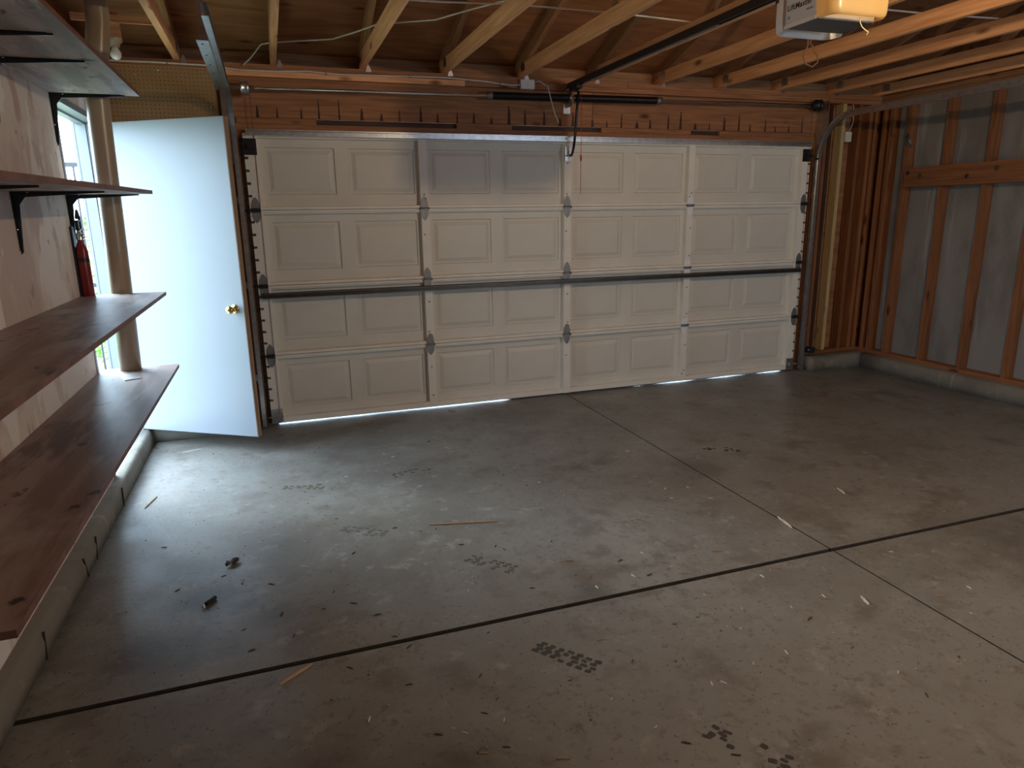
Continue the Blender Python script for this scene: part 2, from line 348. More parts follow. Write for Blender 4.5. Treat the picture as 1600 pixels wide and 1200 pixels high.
curb('baseboard_right', 5.95, CR, -6.6, -.1, .14, 'y', 'rough concrete curb under the bare stud wall')
curb('baseboard_front_right', 5.03, 5.95, -.12, .12, .14, 'x', 'short concrete curb in the dark corner beside the garage door')
curb('baseboard_front_left', -1.0, -.09, -.12, .12, .105, 'x', 'short concrete curb behind the open white door')
for yy, a in ((-1.95, .03), (-2.12, -.03), (-1.30, .015), (-2.75, .02)):     # shrinkage cracks in the curb
    part('crack', MB().prism([(yy, .0), (yy + .005, .0), (yy + .0035 + a * .6, .06), (yy + .003 + a, .104), (yy + .001 + a, .104), (yy + a * .6, .06)], CL - .002, CL + .0065, 'x'), M['joint'], cb)

# ------------------------------------------------------------------ left wall with doorway
wl = thing('wall_left', 'patched pinkish white wallboard behind the shelves with an open doorway', 'wall', (XL, -3.3, .115), kind='structure')
XO = -0.955
mb = MB()
mb.box(XO, XL, YB, DY0 - .035, .115, PZ); mb.box(XO, XL, DY0 - .035, DY1 + .035, DZ1 + .035, PZ); mb.box(XO, XL, DY1 + .035, .12, .105, PZ)
part('wallboard', mb, M['drywall'], wl)
mb = MB().prism([(YB, PZ), (.12, PZ), (.12, 2.70), (-3.3, 3.84), (YB, 2.72)], XO, XO + .012, 'x')
part('gable_sheathing', mb, M['sheath'], wl)
# door frame
fr = thing('trim_1', 'white painted wooden frame of the side doorway', 'door frame', (XL, DY1, DZ0), kind='structure')
part('jamb', MB().box(XO - .03, XL + .004, DY1, DY1 + .034, DZ0, DZ1), M['white'], fr)
part('jamb', MB().box(XO - .03, XL + .004, DY0 - .034, DY0, DZ0, DZ1), M['white'], fr)
part('head', MB().box(XO - .03, XL + .004, DY0 - .034, DY1 + .034, DZ1, DZ1 + .034), M['white'], fr)
part('stop', MB().box(XO - .01, XO + .035, DY1 - .012, DY1, DZ0, DZ1), M['white'], fr)
part('stop', MB().box(XO - .01, XO + .035, DY0, DY0 + .012, DZ0, DZ1), M['white'], fr)
part('stop', MB().box(XO - .01, XO + .035, DY0, DY1, DZ1 - .012, DZ1), M['white'], fr)
part('threshold', MB().box(XO - .06, XL, DY0, DY1, DZ0 - .01, DZ0 + .006), M['galv'], fr)
part('brick_mould', MB().box(XO - .045, XO - .03, DY1 - .004, DY1 + .07, DZ0, DZ1 + .06), M['white'], fr)
part('brick_mould', MB().box(XO - .045, XO - .03, DY0 - .07, DY0 + .004, DZ0, DZ1 + .06), M['white'], fr)

# open door leaf
ang = math.atan2(-.653 + .15, -.092 + .855)
dr = thing('door_1', 'flush white entry door standing open in front of the garage door', 'door', (XL + .006, DY1 - .002, .12), ang, kind='structure')
part('leaf', MB().box(0, .914, 0, .044, 0, 2.03), M['white'], dr, local=True, bevel=.002)
part('edge_strip', MB().box(.914, .9165, .001, .043, 0, 2.03), wood('door_edge_wood', (.30, .2, .13), (.42, .3, .2), knots=False, axis=2), dr, label='bare brown wooden edge of the door', local=True)
def knob(y0, sg):
    kn = part('knob', MB().lathe([(0, .031), (.004, .031), (.008, .026), (.010, .013), (.028, .012), (.036, .020), (.046, .0265), (.058, .027), (.066, .020), (.068, 0)], (.914 - .068, y0, .862), (0, sg, 0), 24), M['brass'], dr, label='round brass door knob', local=True)
    return kn
knob(0, -1); knob(.044, 1)
part('keyhole_plug', MB().lathe([(0, .006), (.002, .006), (.0021, 0)], (.914 - .068, -.068, .862), (0, -1, 0), 10), M['oldsteel'], dr, local=True)
for z in (.2, 1.0, 1.82):
    part('hinge', MB().tube([(-.004, -.006, z), (-.004, -.006, z + .09)], .006, 8).box(-.004, .03, -.002, -.0005, z, z + .09), M['brass'], dr, local=True)

# ------------------------------------------------------------------ front wall (garage door wall)
wf = thing('wall_front', 'bare timber framed wall with a water stained header above the garage door', 'wall', (2.45, .05, 0), kind='structure')
FY = .045
def board(name, x0, x1, z0, z1, mat, y=FY, d=.04, parent=wf):
    return beam(name, (x0, y + d / 2, (z0 + z1) / 2), (x1, y + d / 2, (z0 + z1) / 2), d, z1 - z0, mat, parent)
board('header', -.09, 2.70, 2.235, 2.497, M['header'], FY)
board('header', 2.704, 5.13, 2.235, 2.497, M['header'], FY)
board('top_plate', -.95, 1.62, 2.499, 2.537, M['lumber'], FY - .03, .12)
board('top_plate', 1.623, 5.9, 2.499, 2.537, M['header'], FY - .03, .12)
board('top_plate', -.95, 3.0, 2.539, 2.579, M['header'], FY - .03, .12)
board('top_plate', 3.003, 5.9, 2.539, 2.579, M['header'], FY - .03, .12)
for x0, x1 in ((-.09, .509), (1.556, 2.0), (2.784, 3.641), (3.935, 5.05)):
    board('spacer_block', x0, x1, 2.196, 2.233, M['header'], FY, .03)
board('backing_board', -.09, 5.05, 2.19, 2.24, M['darkwood'], FY + .05, .03)
board('door_stop_board', -.09, 5.06, 2.10, 2.194, M['header'], FY - .005, .04)
part('outer_sheathing', MB().box(-.95, 5.95, .141, .155, 2.06, 2.78), M['sheath'], wf)
part('door_stop', MB().box(-.12, .05, .078, .12, 0, 2.2), M['darkwood'], wf)
part('door_stop', MB().box(4.85, 5.06, .078, .12, 0, 2.2), M['darkwood'], wf)
# drip stains running up the header
sm = flat('dark_drip_stain', (.045, .016, .008), .7, 0, .3, 20)
for i in range(34):
    x = .12 + i * .1425 + random.uniform(-.02, .02); hgt = random.choice((.05, .08, .11, .14, .07, .20 if i % 9 == 3 else .06)); ww = random.uniform(.006, .018)
    mb = MB(); z0 = 2.236
    pts = [(x - ww, z0), (x + ww, z0), (x + ww * .7, z0 + hgt * .4), (x + ww * .8, z0 + hgt * .55), (x + ww * .25, z0 + hgt), (x - ww * .25, z0 + hgt), (x - ww * .6, z0 + hgt * .5)]
    mb.prism(pts, FY - .0014, FY - .0002, 'y'); part('drip_stain', mb, sm, wf)
# jambs and studs
beam('jamb_board', (-.075, FY + .02, 0.0), (-.075, FY + .02, 2.235), .09, .04, M['header'], wf, up=(0, 1, 0))
beam('jamb_board', (5.005, FY + .02, 0.0), (5.005, FY + .02, 2.235), .09, .04, M['stud'], wf, up=(0, 1, 0))
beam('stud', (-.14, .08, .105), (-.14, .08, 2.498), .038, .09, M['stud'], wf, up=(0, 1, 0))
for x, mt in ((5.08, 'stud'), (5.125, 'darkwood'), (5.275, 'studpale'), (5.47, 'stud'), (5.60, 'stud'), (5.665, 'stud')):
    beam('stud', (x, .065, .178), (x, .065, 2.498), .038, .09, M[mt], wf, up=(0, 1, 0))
board('sill_plate', 5.06, 5.72, .140, .177, M['stud'], .02, .09)
board('sill_plate', -.84, -.12, .105, .143, M['stud'], .03, .08)
part('sheathing', MB().box(5.02, 5.95, .125, .14, 0, 2.5), M['sheath'], wf)
part('sheathing', MB().box(-.95, -.08, .125, .14, 0, 2.5), M['sheath'], wf)
for x0, x1, in ((-.34, .247),):
    pass

# pegboard panel with its holes
pg = thing('pegboard', 'brown perforated hardboard panel above the open white door', 'pegboard', (-.49, .03, 1.3))
part('panel', MB().box(-.845, -.135, .006, .012, 1.30, 2.532), M['peg'], pg)
mb = MB()
for i in range(27):
    for j in range(14):
        x = -.83 + i * .0254; z = 2.52 - j * .0254
        a = [(x + .0033 * math.cos(t * math.pi / 3), z + .0033 * math.sin(t * math.pi / 3)) for t in range(6)]
        mb.add([(q[0], .0056, q[1]) for q in a], [tuple(range(6))])
props(part('peg_holes', mb, M['pegdark'], pg), kind='stuff')
for x, z in ((-.62, 2.475), (-.48, 2.51), (-.19, 2.49), (-.18, 2.29)):
    part('screw', MB().lathe([(0, .006), (.003, .005), (.0031, 0)], (x, .006, z), (0, -1, 0), 8), M['steel'], pg)

# ------------------------------------------------------------------ right wall
wr = thing('wall_right', 'bare stud wall with grey foam insulation between the studs', 'wall', (XR, -3.3, .14), kind='structure')
beam('sill_plate', (XR + .07, YB, .159), (XR + .07, .02, .159), .14, .038, M['stud'], wr)
beam('top_plate', (XR + .07, YB, 2.518), (XR + .07, .02, 2.518), .14, .038, M['rafter'], wr)
beam('top_plate', (XR + .07, YB, 2.558), (XR + .07, .02, 2.558), .14, .038, M['rafter'], wr)
ys = [-.02, -.10]
y = -.298
while y > YB: ys.append(y); y -= .3965
sm_ = MB().box(0, 2.498 - .179, -.019, .019, -.06, .06).mesh('stud')
for y in ys:
    beam('stud', (XR + .06, y - .019, .179), (XR + .06, y - .019, 2.498), .038, .12, M['stud'], wr, up=(1, 0, 0), mesh=sm_)
for i in range(2, len(ys) - 1):
    mb = MB(); y0 = ys[i + 1] + .0; y1 = ys[i] - .04; n = 5; mlt = 8
    vs = []; fs = []
    for k in range(mlt + 1):
        for j in range(n + 1):
            b = .006 * math.sin(math.pi * j / n) + random.uniform(-.004, .004)
            vs.append((XR + .085 - b, y0 + (y1 - y0) * j / n, .179 + (2.32 * k / mlt)))
    for k in range(mlt):
        for j in range(n):
            a = k * (n + 1) + j; fs.append((a, a + n + 1, a + n + 2, a + 1))
    mb.add(vs, fs, True); nv = len(mb.v)
    part('insulation_panel', mb.box(XR + .095, XR + .12, y0, y1, .179, 2.499), M['insul'], wr)
part('insulation_panel', MB().box(XR + .09, XR + .12, ys[2], ys[1] - .04, .179, 2.499), M['insul'], wr)
beam('rail', (XR - .0195, -.36, 1.82), (XR - .0195, -5.9, 1.82), .038, .172, M['stud'], wr)
for ky, kz in ((-.53, 1.83), (-.40, 1.86), (-.98, 1.80), (-1.23, 1.85), (-1.9, 1.8)):
    part('knot', MB().lathe([(0, .021), (.0012, .020), (.0013, 0)], (XR - .0384, ky, kz), (-1, 0, 0), 12), M['darkwood'], wr)
part('outer_sheathing', MB().box(XR + .125, XR + .14, YB, .14, .0, 2.76), M['sheath'], wr)
mb = MB().prism([(YB, PZ), (.12, PZ), (.12, 2.70), (-3.3, 3.84), (YB, 2.72)], 5.83, 5.842, 'x')
part('gable_sheathing', mb, M['sheath'], wr)

# rear wall
wb_ = thing('wall_back', 'plain wallboard wall with an added window at the rear of the garage', 'wall', (2.45, YB, 0), kind='structure')
part('wallboard', MB().box(-1.0, WX0, YB - .12, YB, 0, 2.75).box(WX1, 5.9, YB - .12, YB, 0, 2.75).box(WX0, WX1, YB - .12, YB, 0, WZ0).box(WX0, WX1, YB - .12, YB, WZ1, 2.75), M['backwall'], wb_)
wn = thing('added_window_1', 'unseen white two pane window added to the rear wall for daylight', 'window', ((WX0 + WX1) / 2, YB - .06, WZ0), kind='structure')  # window added behind the camera to bring in fill daylight
part('frame', MB().box(WX0, WX1, YB - .09, YB - .03, WZ0, WZ0 + .05).box(WX0, WX1, YB - .09, YB - .03, WZ1 - .05, WZ1).box(WX0, WX0 + .05, YB - .09, YB - .03, WZ0 + .05, WZ1 - .05).box(WX1 - .05, WX1, YB - .09, YB - .03, WZ0 + .05, WZ1 - .05), M['plast'], wn)
XM = (WX0 + WX1) / 2
part('mullion', MB().box(XM - .03, XM + .03, YB - .085, YB - .035, WZ0 + .05, WZ1 - .05), M['plast'], wn)
part('pane', MB().box(WX0 + .05, XM - .03, YB - .062, YB - .058, WZ0 + .05, WZ1 - .05), M['glass'], wn)
part('pane', MB().box(XM + .03, WX1 - .05, YB - .062, YB - .058, WZ0 + .05, WZ1 - .05), M['glass'], wn)

# ------------------------------------------------------------------ roof
PITCH = 1 / 3.0; RIDGE = -3.3
ce = thing('ceiling', 'brown plywood roof sheathing over the open trusses', 'ceiling', (2.45, RIDGE, 3.8), kind='structure')
def roof_z(y): return 2.716 + PITCH * (-y if y > RIDGE else (y - 2 * RIDGE))
ys_r = [.45, -.78, -2.0, RIDGE, -4.6, -5.8, -7.0]
xs_r = [-1.05, 1.464, 3.9, 5.95]
for i in range(len(ys_r) - 1):
    ya, yb = ys_r[i], ys_r[i + 1]
    sh = 1.2 if i % 2 else 0
    xs2 = xs_r if not sh else [-1.05, .247, 2.68, 5.11, 5.95]
    for j in range(len(xs2) - 1):
        x0, x1 = xs2[j] + .002, xs2[j + 1] - .002
        za, zb = roof_z(ya - .003), roof_z(yb + .003)
        if abs(yb - RIDGE) < .01: zb = roof_z(RIDGE)
        mb = MB(); t = .016
        mb.add([(x0, ya - .003, za), (x1, ya - .003, za), (x1, yb + .003, zb), (x0, yb + .003, zb), (x0, ya - .003, za + t), (x1, ya - .003, za + t), (x1, yb + .003, zb + t), (x0, yb + .003, zb + t)],
               [(0, 1, 2, 3), (7, 6, 5, 4), (4, 5, 1, 0), (5, 6, 2, 1), (6, 7, 3, 2), (7, 4, 0, 3)])
        part('roof_panel', mb, M['sheath'], ce)
# underlay that closes the panel joints
mb = MB()
for ya, yb in ((.45, RIDGE), (RIDGE, -7.0)):
    za, zb = roof_z(ya) + .018, roof_z(yb) + .018
    mb.add([(-1.05, ya, za), (5.95, ya, za), (5.95, yb, zb), (-1.05, yb, zb)], [(0, 1, 2, 3)])
part('underlay', mb, M['rubber'], ce)

TX = [-.362] + [.247 + .6085 * k for k in range(9)] + [5.66]
ord_ = ['first', 'second', 'third', 'fourth', 'fifth', 'sixth', 'seventh', 'eighth', 'ninth', 'tenth', 'eleventh']
chord_m = MB().box(0, 7.0, -.019, .019, -.0445, .0445).mesh('bottom_chord')
Lt = math.hypot(3.8, 3.8 * PITCH); top_m = MB().box(0, Lt, -.019, .019, -.0445, .0445).mesh('top_chord')
plate_m = MB().prism([(-.01, -.025), (.07, -.025), (.07, .02), (.03, .04), (-.01, .03)], -.0008, .0008, 'y').mesh('gusset_plate')
clip_m = MB().prism([(-.02, 0), (.022, 0), (.022, .012), (.004, .05), (-.004, .05)], -.0012, .0012, 'y').mesh('hurricane_clip')
cz = PZ + .0445
for i, x in enumerate(TX):
    where = 'by the shelves' if i == 0 else ('hard against the bare stud wall' if i == 10 else 'counting from the shelf wall')
    t = thing('roof_truss', 'rough timber roof truss with gusset plates, %s %s' % (ord_[i], where), 'truss', (x, RIDGE, PZ), group='roof trusses')
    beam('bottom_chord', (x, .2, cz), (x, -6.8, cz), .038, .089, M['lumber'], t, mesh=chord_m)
    zc = roof_z(0) - .047
    for sgn in (1, -1):
        y0 = .5 if sgn == 1 else 2 * RIDGE - .5
        # top chords, 4 mm clear of the sheathing
        p0 = (x, y0, zc - PITCH * .5 ); p1 = (x, RIDGE, zc - PITCH * RIDGE)
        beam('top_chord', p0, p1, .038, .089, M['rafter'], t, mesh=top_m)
    for yy, ty in ((-1.55, -2.2), (-2.55, -2.2), (-4.05, -4.4), (-5.05, -4.4)):
        zt = roof_z(ty) - .10
        beam('web', (x + .0, yy, PZ + .085), (x, ty, zt), .034, .066, M['rafter'], t)
    for sx in (-.021, .021):
        g_ = link('gusset_plate', plate_m, M['galv'], t, (sx, -RIDGE - .05, .05)); g_.rotation_euler = (0, 0, -math.pi / 2)
    link('hurricane_clip', clip_m, M['galv'], t, (.042, -RIDGE + .0115, -.018))
# blocking between trusses over the plate
for i in range(len(TX) - 1):
    a, b = TX[i] + .021, TX[i + 1] - .021
    bl = beam('blocking', (a, .11, 2.624), (b, .11, 2.624), .036, .088, M['rafter'], wf)
    beam('blocking', (a, .13, 2.695), (b, .13, 2.695), .03, .05, M['header'], wf)
beam('blocking', (-.94, .11, 2.624), (TX[0] - .021, .11, 2.624), .036, .088, M['rafter'], wf)
beam('blocking', (-.94, .13, 2.695), (TX[0] - .021, .13, 2.695), .03, .05, M['header'], wf)

# ------------------------------------------------------------------ garage door
gd = thing('door_2', 'beige four section steel garage door with raised panels, closed', 'garage door', (2.45, 0, .012), kind='structure')
ZJ = [.014, .543, 1.065, 1.604, 2.125]          # section joints
STI = [0.0, 1.265, 2.4605, 3.634, DOOR1]      # stile centres (ends are edges)
SK = .045                                       # skin recess behind the stile faces
hinge_plate = [(-.0, -.09), (.016, -.075), (.029, -.045), (.03, -.012), (.03, .012), (.029, .045), (.016, .075), (0, .09), (-.016, .075), (-.029, .045), (-.03, .012), (-.03, -.012), (-.029, -.045), (-.016, -.075)]
hp_m = MB().prism([(a, b) for a, b in hinge_plate], -.0035, 0, 'y').mesh('hinge')
hpz_m = hp_m.copy(); hpz_m.materials.append(M['zinc_glint']); hp_m.materials.append(M['oldsteel'])
kn_m = MB().tube([(-.036, -.008, 0), (.036, -.008, 0)], .0075, 10).box(-.036, .036, -.012, 0, -.014, -.006).mesh('knuckle')
bolt_m = MB().lathe([(0, .006), (.004, .006), (.0045, 0)], (0, 0, 0), (0, -1, 0), 8).mesh('bolt')
names = ['bottom', 'second', 'third', 'top']
for s in range(4):
    z0, z1 = ZJ[s] + .002, ZJ[s + 1] - .002
    # skin with pressed raised panels (facing the room)
    mb = MB(); y = SK
    cols = []
    xs = [DOOR0]; 
    pans = []
    for c in range(4):
        a = STI[c] + (.03 if c else .105); b = STI[c + 1] - (.03 if c < 3 else .105)
        wdt = (b - a - .10) / 2 - .032
        pans += [(a + .03, a + .03 + wdt), (b - .03 - wdt, b - .03)]
    pz0, pz1 = z0 + .105, z1 - .085
    # frame strips around the panels
    edges = [DOOR0] + [e for q in pans for e in q] + [DOOR1]
    for k in range(0, len(edges), 2):
        mb.add([(edges[k], y, z0), (edges[k + 1], y, z0), (edges[k + 1], y, z1), (edges[k], y, z1)], [(0, 1, 2, 3)])
    for a, b in pans:
        mb.add([(a, y, z0), (b, y, z0), (b, y, pz0), (a, y, pz0)], [(0, 1, 2, 3)])
        mb.add([(a, y, pz1), (b, y, pz1), (b, y, z1), (a, y, z1)], [(0, 1, 2, 3)])
    sec = part('section', mb, M['doorpaint'], gd)
    pm = {}
    for a, b in pans:
        def ring(i, yy): return [(a + i, yy, pz0 + i), (b - i, yy, pz0 + i), (b - i, yy, pz1 - i), (a + i, yy, pz1 - i)]
        rings = [ring(0, y), ring(.006, y + .013), ring(.017, y + .013), ring(.046, y + .002), ring(.050, y + .002)]
        vs = [q for r in rings for q in r]; fs = []
        for r in range(4):
            for k in range(4): k2 = (k + 1) % 4; fs.append((r * 4 + k, r * 4 + k2, r * 4 + 4 + k2, r * 4 + 4 + k))
        fs.append((16, 17, 18, 19)); part('raised_panel', MB().add(vs, fs), M['doorpaint'], sec)
    part('outer_skin', MB().box(DOOR0, DOOR1, SK + .014, SK + .022, z0, z1), M['doorpaint'], sec)
    if s < 3: part('tongue', MB().box(DOOR0, DOOR1, SK + .0005, SK + .010, z1 - .012, z1 + .014), M['doorpaint'], sec)
    # horizontal lips at the joints
    part('top_rail', MB().prism([(SK, z1), (-.004, z1), (-.004, z1 - .016), (.004, z1 - .02), (.004, z1 - .026), (SK, z1 - .026)], DOOR0, DOOR1, 'x'), M['doorpaint2'], sec)
    part('bottom_rail', MB().prism([(SK, z0), (0.0, z0), (0.0, z0 + .02 + (.02 if s == 0 else 0)), (SK, z0 + .024 + (.02 if s == 0 else 0))], DOOR0, DOOR1, 'x'), M['doorpaint2'], sec)
    for k in (1, 2, 3):
        part('stile', MB().prism([(STI[k] - .03, SK), (STI[k] - .03, -.006), (STI[k] + .03, -.006), (STI[k] + .03, SK)], z0, z1, 'z'), M['doorpaint2'], sec)
    for side in (0, 1):      # end stiles with slotted outer edge
        xa, xb = (DOOR0, DOOR0 + .088) if side == 0 else (DOOR1 - .088, DOOR1)
        mb = MB(); inn = (xa + .024, xb) if side == 0 else (xa, xb - .024); out = (xa, xa + .024) if side == 0 else (xb - .024, xb)
        mb.box(inn[0], inn[1], -.006, SK, z0, z1)
        npt = 6; hh = (z1 - z0) / npt
        for t in range(npt):
            mb.box(out[0], out[1], -.006, SK - .001, z0 + t * hh + .018 * (t > 0), z0 + (t + 1) * hh)
        part('end_stile', mb, M['doorpaint2'], sec)
    # hinges at the upper joint
    if s < 3:
        for k in (1, 2, 3):
            h = link('hinge', hpz_m if k == 3 else hp_m, None, sec, Vector((STI[k] - .004, -.0065, ZJ[s + 1])) - world_loc(sec))
            h2 = link('knuckle', kn_m, M['oldsteel'], sec, Vector((STI[k] - .004, -.0095, ZJ[s + 1])) - world_loc(sec))
        for xx in (DOOR0 + .04, DOOR1 - .04):
            sg = -1 if xx < 1 else 1
            h = link('hinge', hp_m, M['oldsteel'], sec, Vector((xx, -.0065, ZJ[s + 1])) - world_loc(sec))
            mb = MB().tube([(xx - sg * .02, -.02, ZJ[s + 1]), (xx + sg * .075, -.02, ZJ[s + 1])], .0055, 8).box(xx - .03, xx + .03, -.03, -.005, ZJ[s + 1] - .014, ZJ[s + 1] + .014)
            part('roller_hinge', mb, M['black'], sec)
    if s in (0, 3):
        for xx in (DOOR0 + .045, DOOR1 - .045):
            sg = -1 if xx < 1 else 1
            zz = .07 if s == 0 else 2.03
            mb = MB().box(xx - .045, xx + .04, -.012, -.006, zz - .05, zz + .06).tube([(xx, -.02, zz), (xx + sg * .07, -.02, zz)], .0055, 8)
            mb.box(xx - .02, xx + .03, -.035, -.012, zz - .012, zz + .02)
            part('corner_bracket', mb, M['galv'] if s == 0 else M['black'], sec)
    for k in (1, 2, 3):
        for dz in (.07, .10, .34):
            if random.random() < .8:
                b = link('bolt', bolt_m, M['oldsteel'], sec, Vector((STI[k] + random.uniform(-.015, .015), -.006, z0 + dz)) - world_loc(sec))
def strut(name, z, d, h, mat, x0=DOOR0 + .02, x1=DOOR1 - .01):
    mb = MB().prism([(-.0065, z), (-.0065 - d, z + .004), (-.0065 - d, z + .012), (-.016, z + .010), (-.016, z + h - .010), (-.0065 - d, z + h - .012), (-.0065 - d, z + h - .004), (-.0065, z + h)], x0, x1, 'x')
    return part(name, mb, mat, gd)
strut('strut', .972, .055, .042, M['strut'])['label'] = 'dull steel strut across the third section'
strut('strut', 2.105, .035, .048, M['galv'])['label'] = 'galvanised strut along the top of the door'
# rubber seal, not touching the slab everywhere
mb = MB(); n = 60; vs = []; fs = []
def gap(x):
    if x < 1.95: return .0065 if x > .05 else .003
    if x < 3.15: return .0005
    return .0035 + .0028 * math.sin(x * 11) if x < 4.75 else .001
for i in range(n + 1):
    x = DOOR0 + (DOOR1 - DOOR0) * i / n; zb = gap(x)
    vs += [(x, .028, zb), (x, .038, zb), (x, .040, .018), (x, .026, .018)]
for i in range(n):
    for k in range(4): k2 = (k + 1) % 4; fs.append((i * 4 + k, i * 4 + k2, i * 4 + 4 + k2, i * 4 + 4 + k))
fs += [(3, 2, 1, 0), tuple(n * 4 + k for k in range(4))]
part('bottom_seal', mb.add(vs, fs), M['rubber'], gd)
part('bottom_channel', MB().box(DOOR0, DOOR1, .02, .046, .016, .03), M['oldsteel'], gd)
part('arm_bracket', MB().box(2.425, 2.475, -.034, -.0065, 1.96, 2.07).tube([(2.42, -.04, 2.0), (2.49, -.04, 2.0)], .006, 8), M['steel'], gd)

# ------------------------------------------------------------------ door tracks
TRK = [(-.014, .026), (.014, .026), (.014, .018), (.012, .018), (.012, .024), (-.012, .024), (-.012, -.024), (.012, -.024), (.012, -.018), (.014, -.018), (.014, -.026), (-.014, -.026)]
def track(x, flip, ylen, label, zt):
    prof = [(a * flip, b) for a, b in TRK]
    if flip < 0: prof = prof[::-1]
    t = thing('door_track', label, 'door track', (x, -.03, 0), group='garage door tracks')
    yv = -.03; R = .36; zc = 2.355 - R
    part('vertical_track', MB().sweep(prof, [(x, yv, .012), (x, yv, zc + .02)]), M['galv'], t)
    arc = [(x, yv - R + R * math.cos(a), zc + R * math.sin(a)) for a in [math.pi / 2 * k / 12 for k in range(13)]]
    part('curved_track', MB().sweep(prof, arc), M['galv'], t)
    part('horizontal_track', MB().sweep(prof, [(x, yv - R, 2.355), (x, ylen, zt)]), M['galv'], t)
    s = -flip
    # flag bracket, jamb brackets
    xo = x - flip * .016
    part('flag_bracket', MB().prism([(-.05, 1.92), (.044, 1.92), (.044, 2.5), (-.10, 2.5), (-.10, 2.30), (-.05, 2.2)], xo - .002, xo + .002, 'x').box(min(xo, xo - flip * .05), max(xo, xo - flip * .05), .038, .043, 1.92, 2.5), M['galv'], t)
    for z in (.35, 1.05, 1.65):
        part('jamb_bracket', MB().box(min(xo, xo - flip * .045), max(xo, xo - flip * .045), .038, .043, z, z + .05).box(xo - .002, xo + .002, -.05, .043, z, z + .05), M['galv'], t)
    return t
tl = track(-.052, 1, -2.06, 'galvanised overhead track ending above the shelf side of the garage', 2.375)
tr = track(4.965, -1, -3.6, 'galvanised curved track beside the bare stud wall', 2.36)
# perforated angle on the left track, hung from the chords
mb = MB().box(-.118, -.066, -1.72, -.42, 2.330, 2.333).box(-.0695, -.0665, -1.72, -.42, 2.333, 2.372)
part('perforated_angle', mb, M['galv'], tl)
mb = MB()
for i in range(6): mb.lathe([(0, .006), (.0012, .006), (.0013, 0)], (-.096, -.5 - i * .23, 2.3298), (0, 0, -1), 8)
props(part('angle_holes', mb, M['pegdark'], tl), kind='stuff')
part('hanger', MB().box(-.1, -.07, -1.70, -1.66, 2.34, 2.60), M['galv'], tl)
part('hanger', MB().box(-.345, -.07, -1.70, -1.66, 2.57, 2.579), M['galv'], tl)
part('hanger', MB().box(4.98, 5.0, -2.40, -2.36, 2.36, 2.62), M['galv'], tr)
part('hanger', MB().box(4.983, 5.10, -2.40, -2.36, 2.57, 2.579), M['galv'], tr)

# ------------------------------------------------------------------ torsion spring shaft
ts = thing('torsion_spring_shaft', 'steel shaft with two black coil springs above the garage door', 'torsion springs', (2.47, -.06, 2.43))
SZ = 2.43
def szx(x): return 2.408 + (2.458 - 2.408) * (x / 4.92)
part('shaft', MB().tube([(-.04, -.06, szx(0)), (4.94, -.06, szx(4.92))], .0125, 12), M['steel'], ts)
def coil(x0, x1):
    n = 74; prof = []
    for i in range(n):
        for k, rr in enumerate((.0245, .0285, .0285)):
            prof.append(((i + k / 3) / n, rr))
    a = Vector((x0, -.06, szx(x0))); b = Vector((x1, -.06, szx(x1)))
    Lc = (b - a).length
    return MB().lathe([(d * Lc, r) for d, r in prof], a, b - a, 12)
for a, b in ((1.81, 2.44), (2.50, 3.24)):
    sp = part('spring', coil(a, b), M['spring'], ts, label='black coil spring')
for x in (1.79, 3.25):
    part('winding_cone', MB().lathe([(-.03, .018), (-.03, .026), (.0, .03), (.02, .03), (.02, .016)], (x, -.06, szx(x)), (1 if x < 2 else -1, 0, 0), 12), M['oldsteel'], ts)
part('centre_bracket', MB().box(2.462, 2.468, -.085, .045, 2.37, 2.50).box(2.44, 2.50, .040, .0445, 2.33, 2.497).lathe([(-.02, .03), (.02, .03), (.021, .02)], (2.465, -.06, szx(2.465)), (1, 0, 0), 16), M['galv'], ts)
for x, sg, mt in ((.03, 1, 'galv'), (4.90, -1, 'black')):
    part('cable_drum', MB().lathe([(-.01, .012), (-.01, .05), (.0, .052), (.008, .045), (.03, .045), (.04, .05), (.045, .03), (.07, .026), (.07, .012)], (x, -.06, szx(x)), (sg, 0, 0), 20), M[mt], ts)
for x in (.075, 4.875):
    part('lift_cable', MB().tube([(x, -.012, 2.40), (x + (-.012 if x < 1 else .012), -.016, .05)], .0018, 5), M['oldsteel'], ts)

# ------------------------------------------------------------------ opener
op = thing('garage_door_opener', 'white ceiling mounted garage door opener with a yellowed lens and long black rail', 'opener', (2.445, -2.8, 2.30))
X0, X1, YN, YF, Z0, Z1 = 2.292, 2.60, -2.885, -2.70, 2.305, 2.50
body = part('housing', MB().box(X0, X1, YN, YF, Z0, Z1), M['plast'], op, bevel=.006)
part('bottom_pan', MB().box(X0 + .004, X1 - .004, YN + .004, YF - .004, Z0 - .004, Z0), M['grey'], body)
part('bottom_lip', MB().box(X0 - .004, X0 + .004, YN, YF, Z0 - .006, Z0 + .006), M['plast'], body)
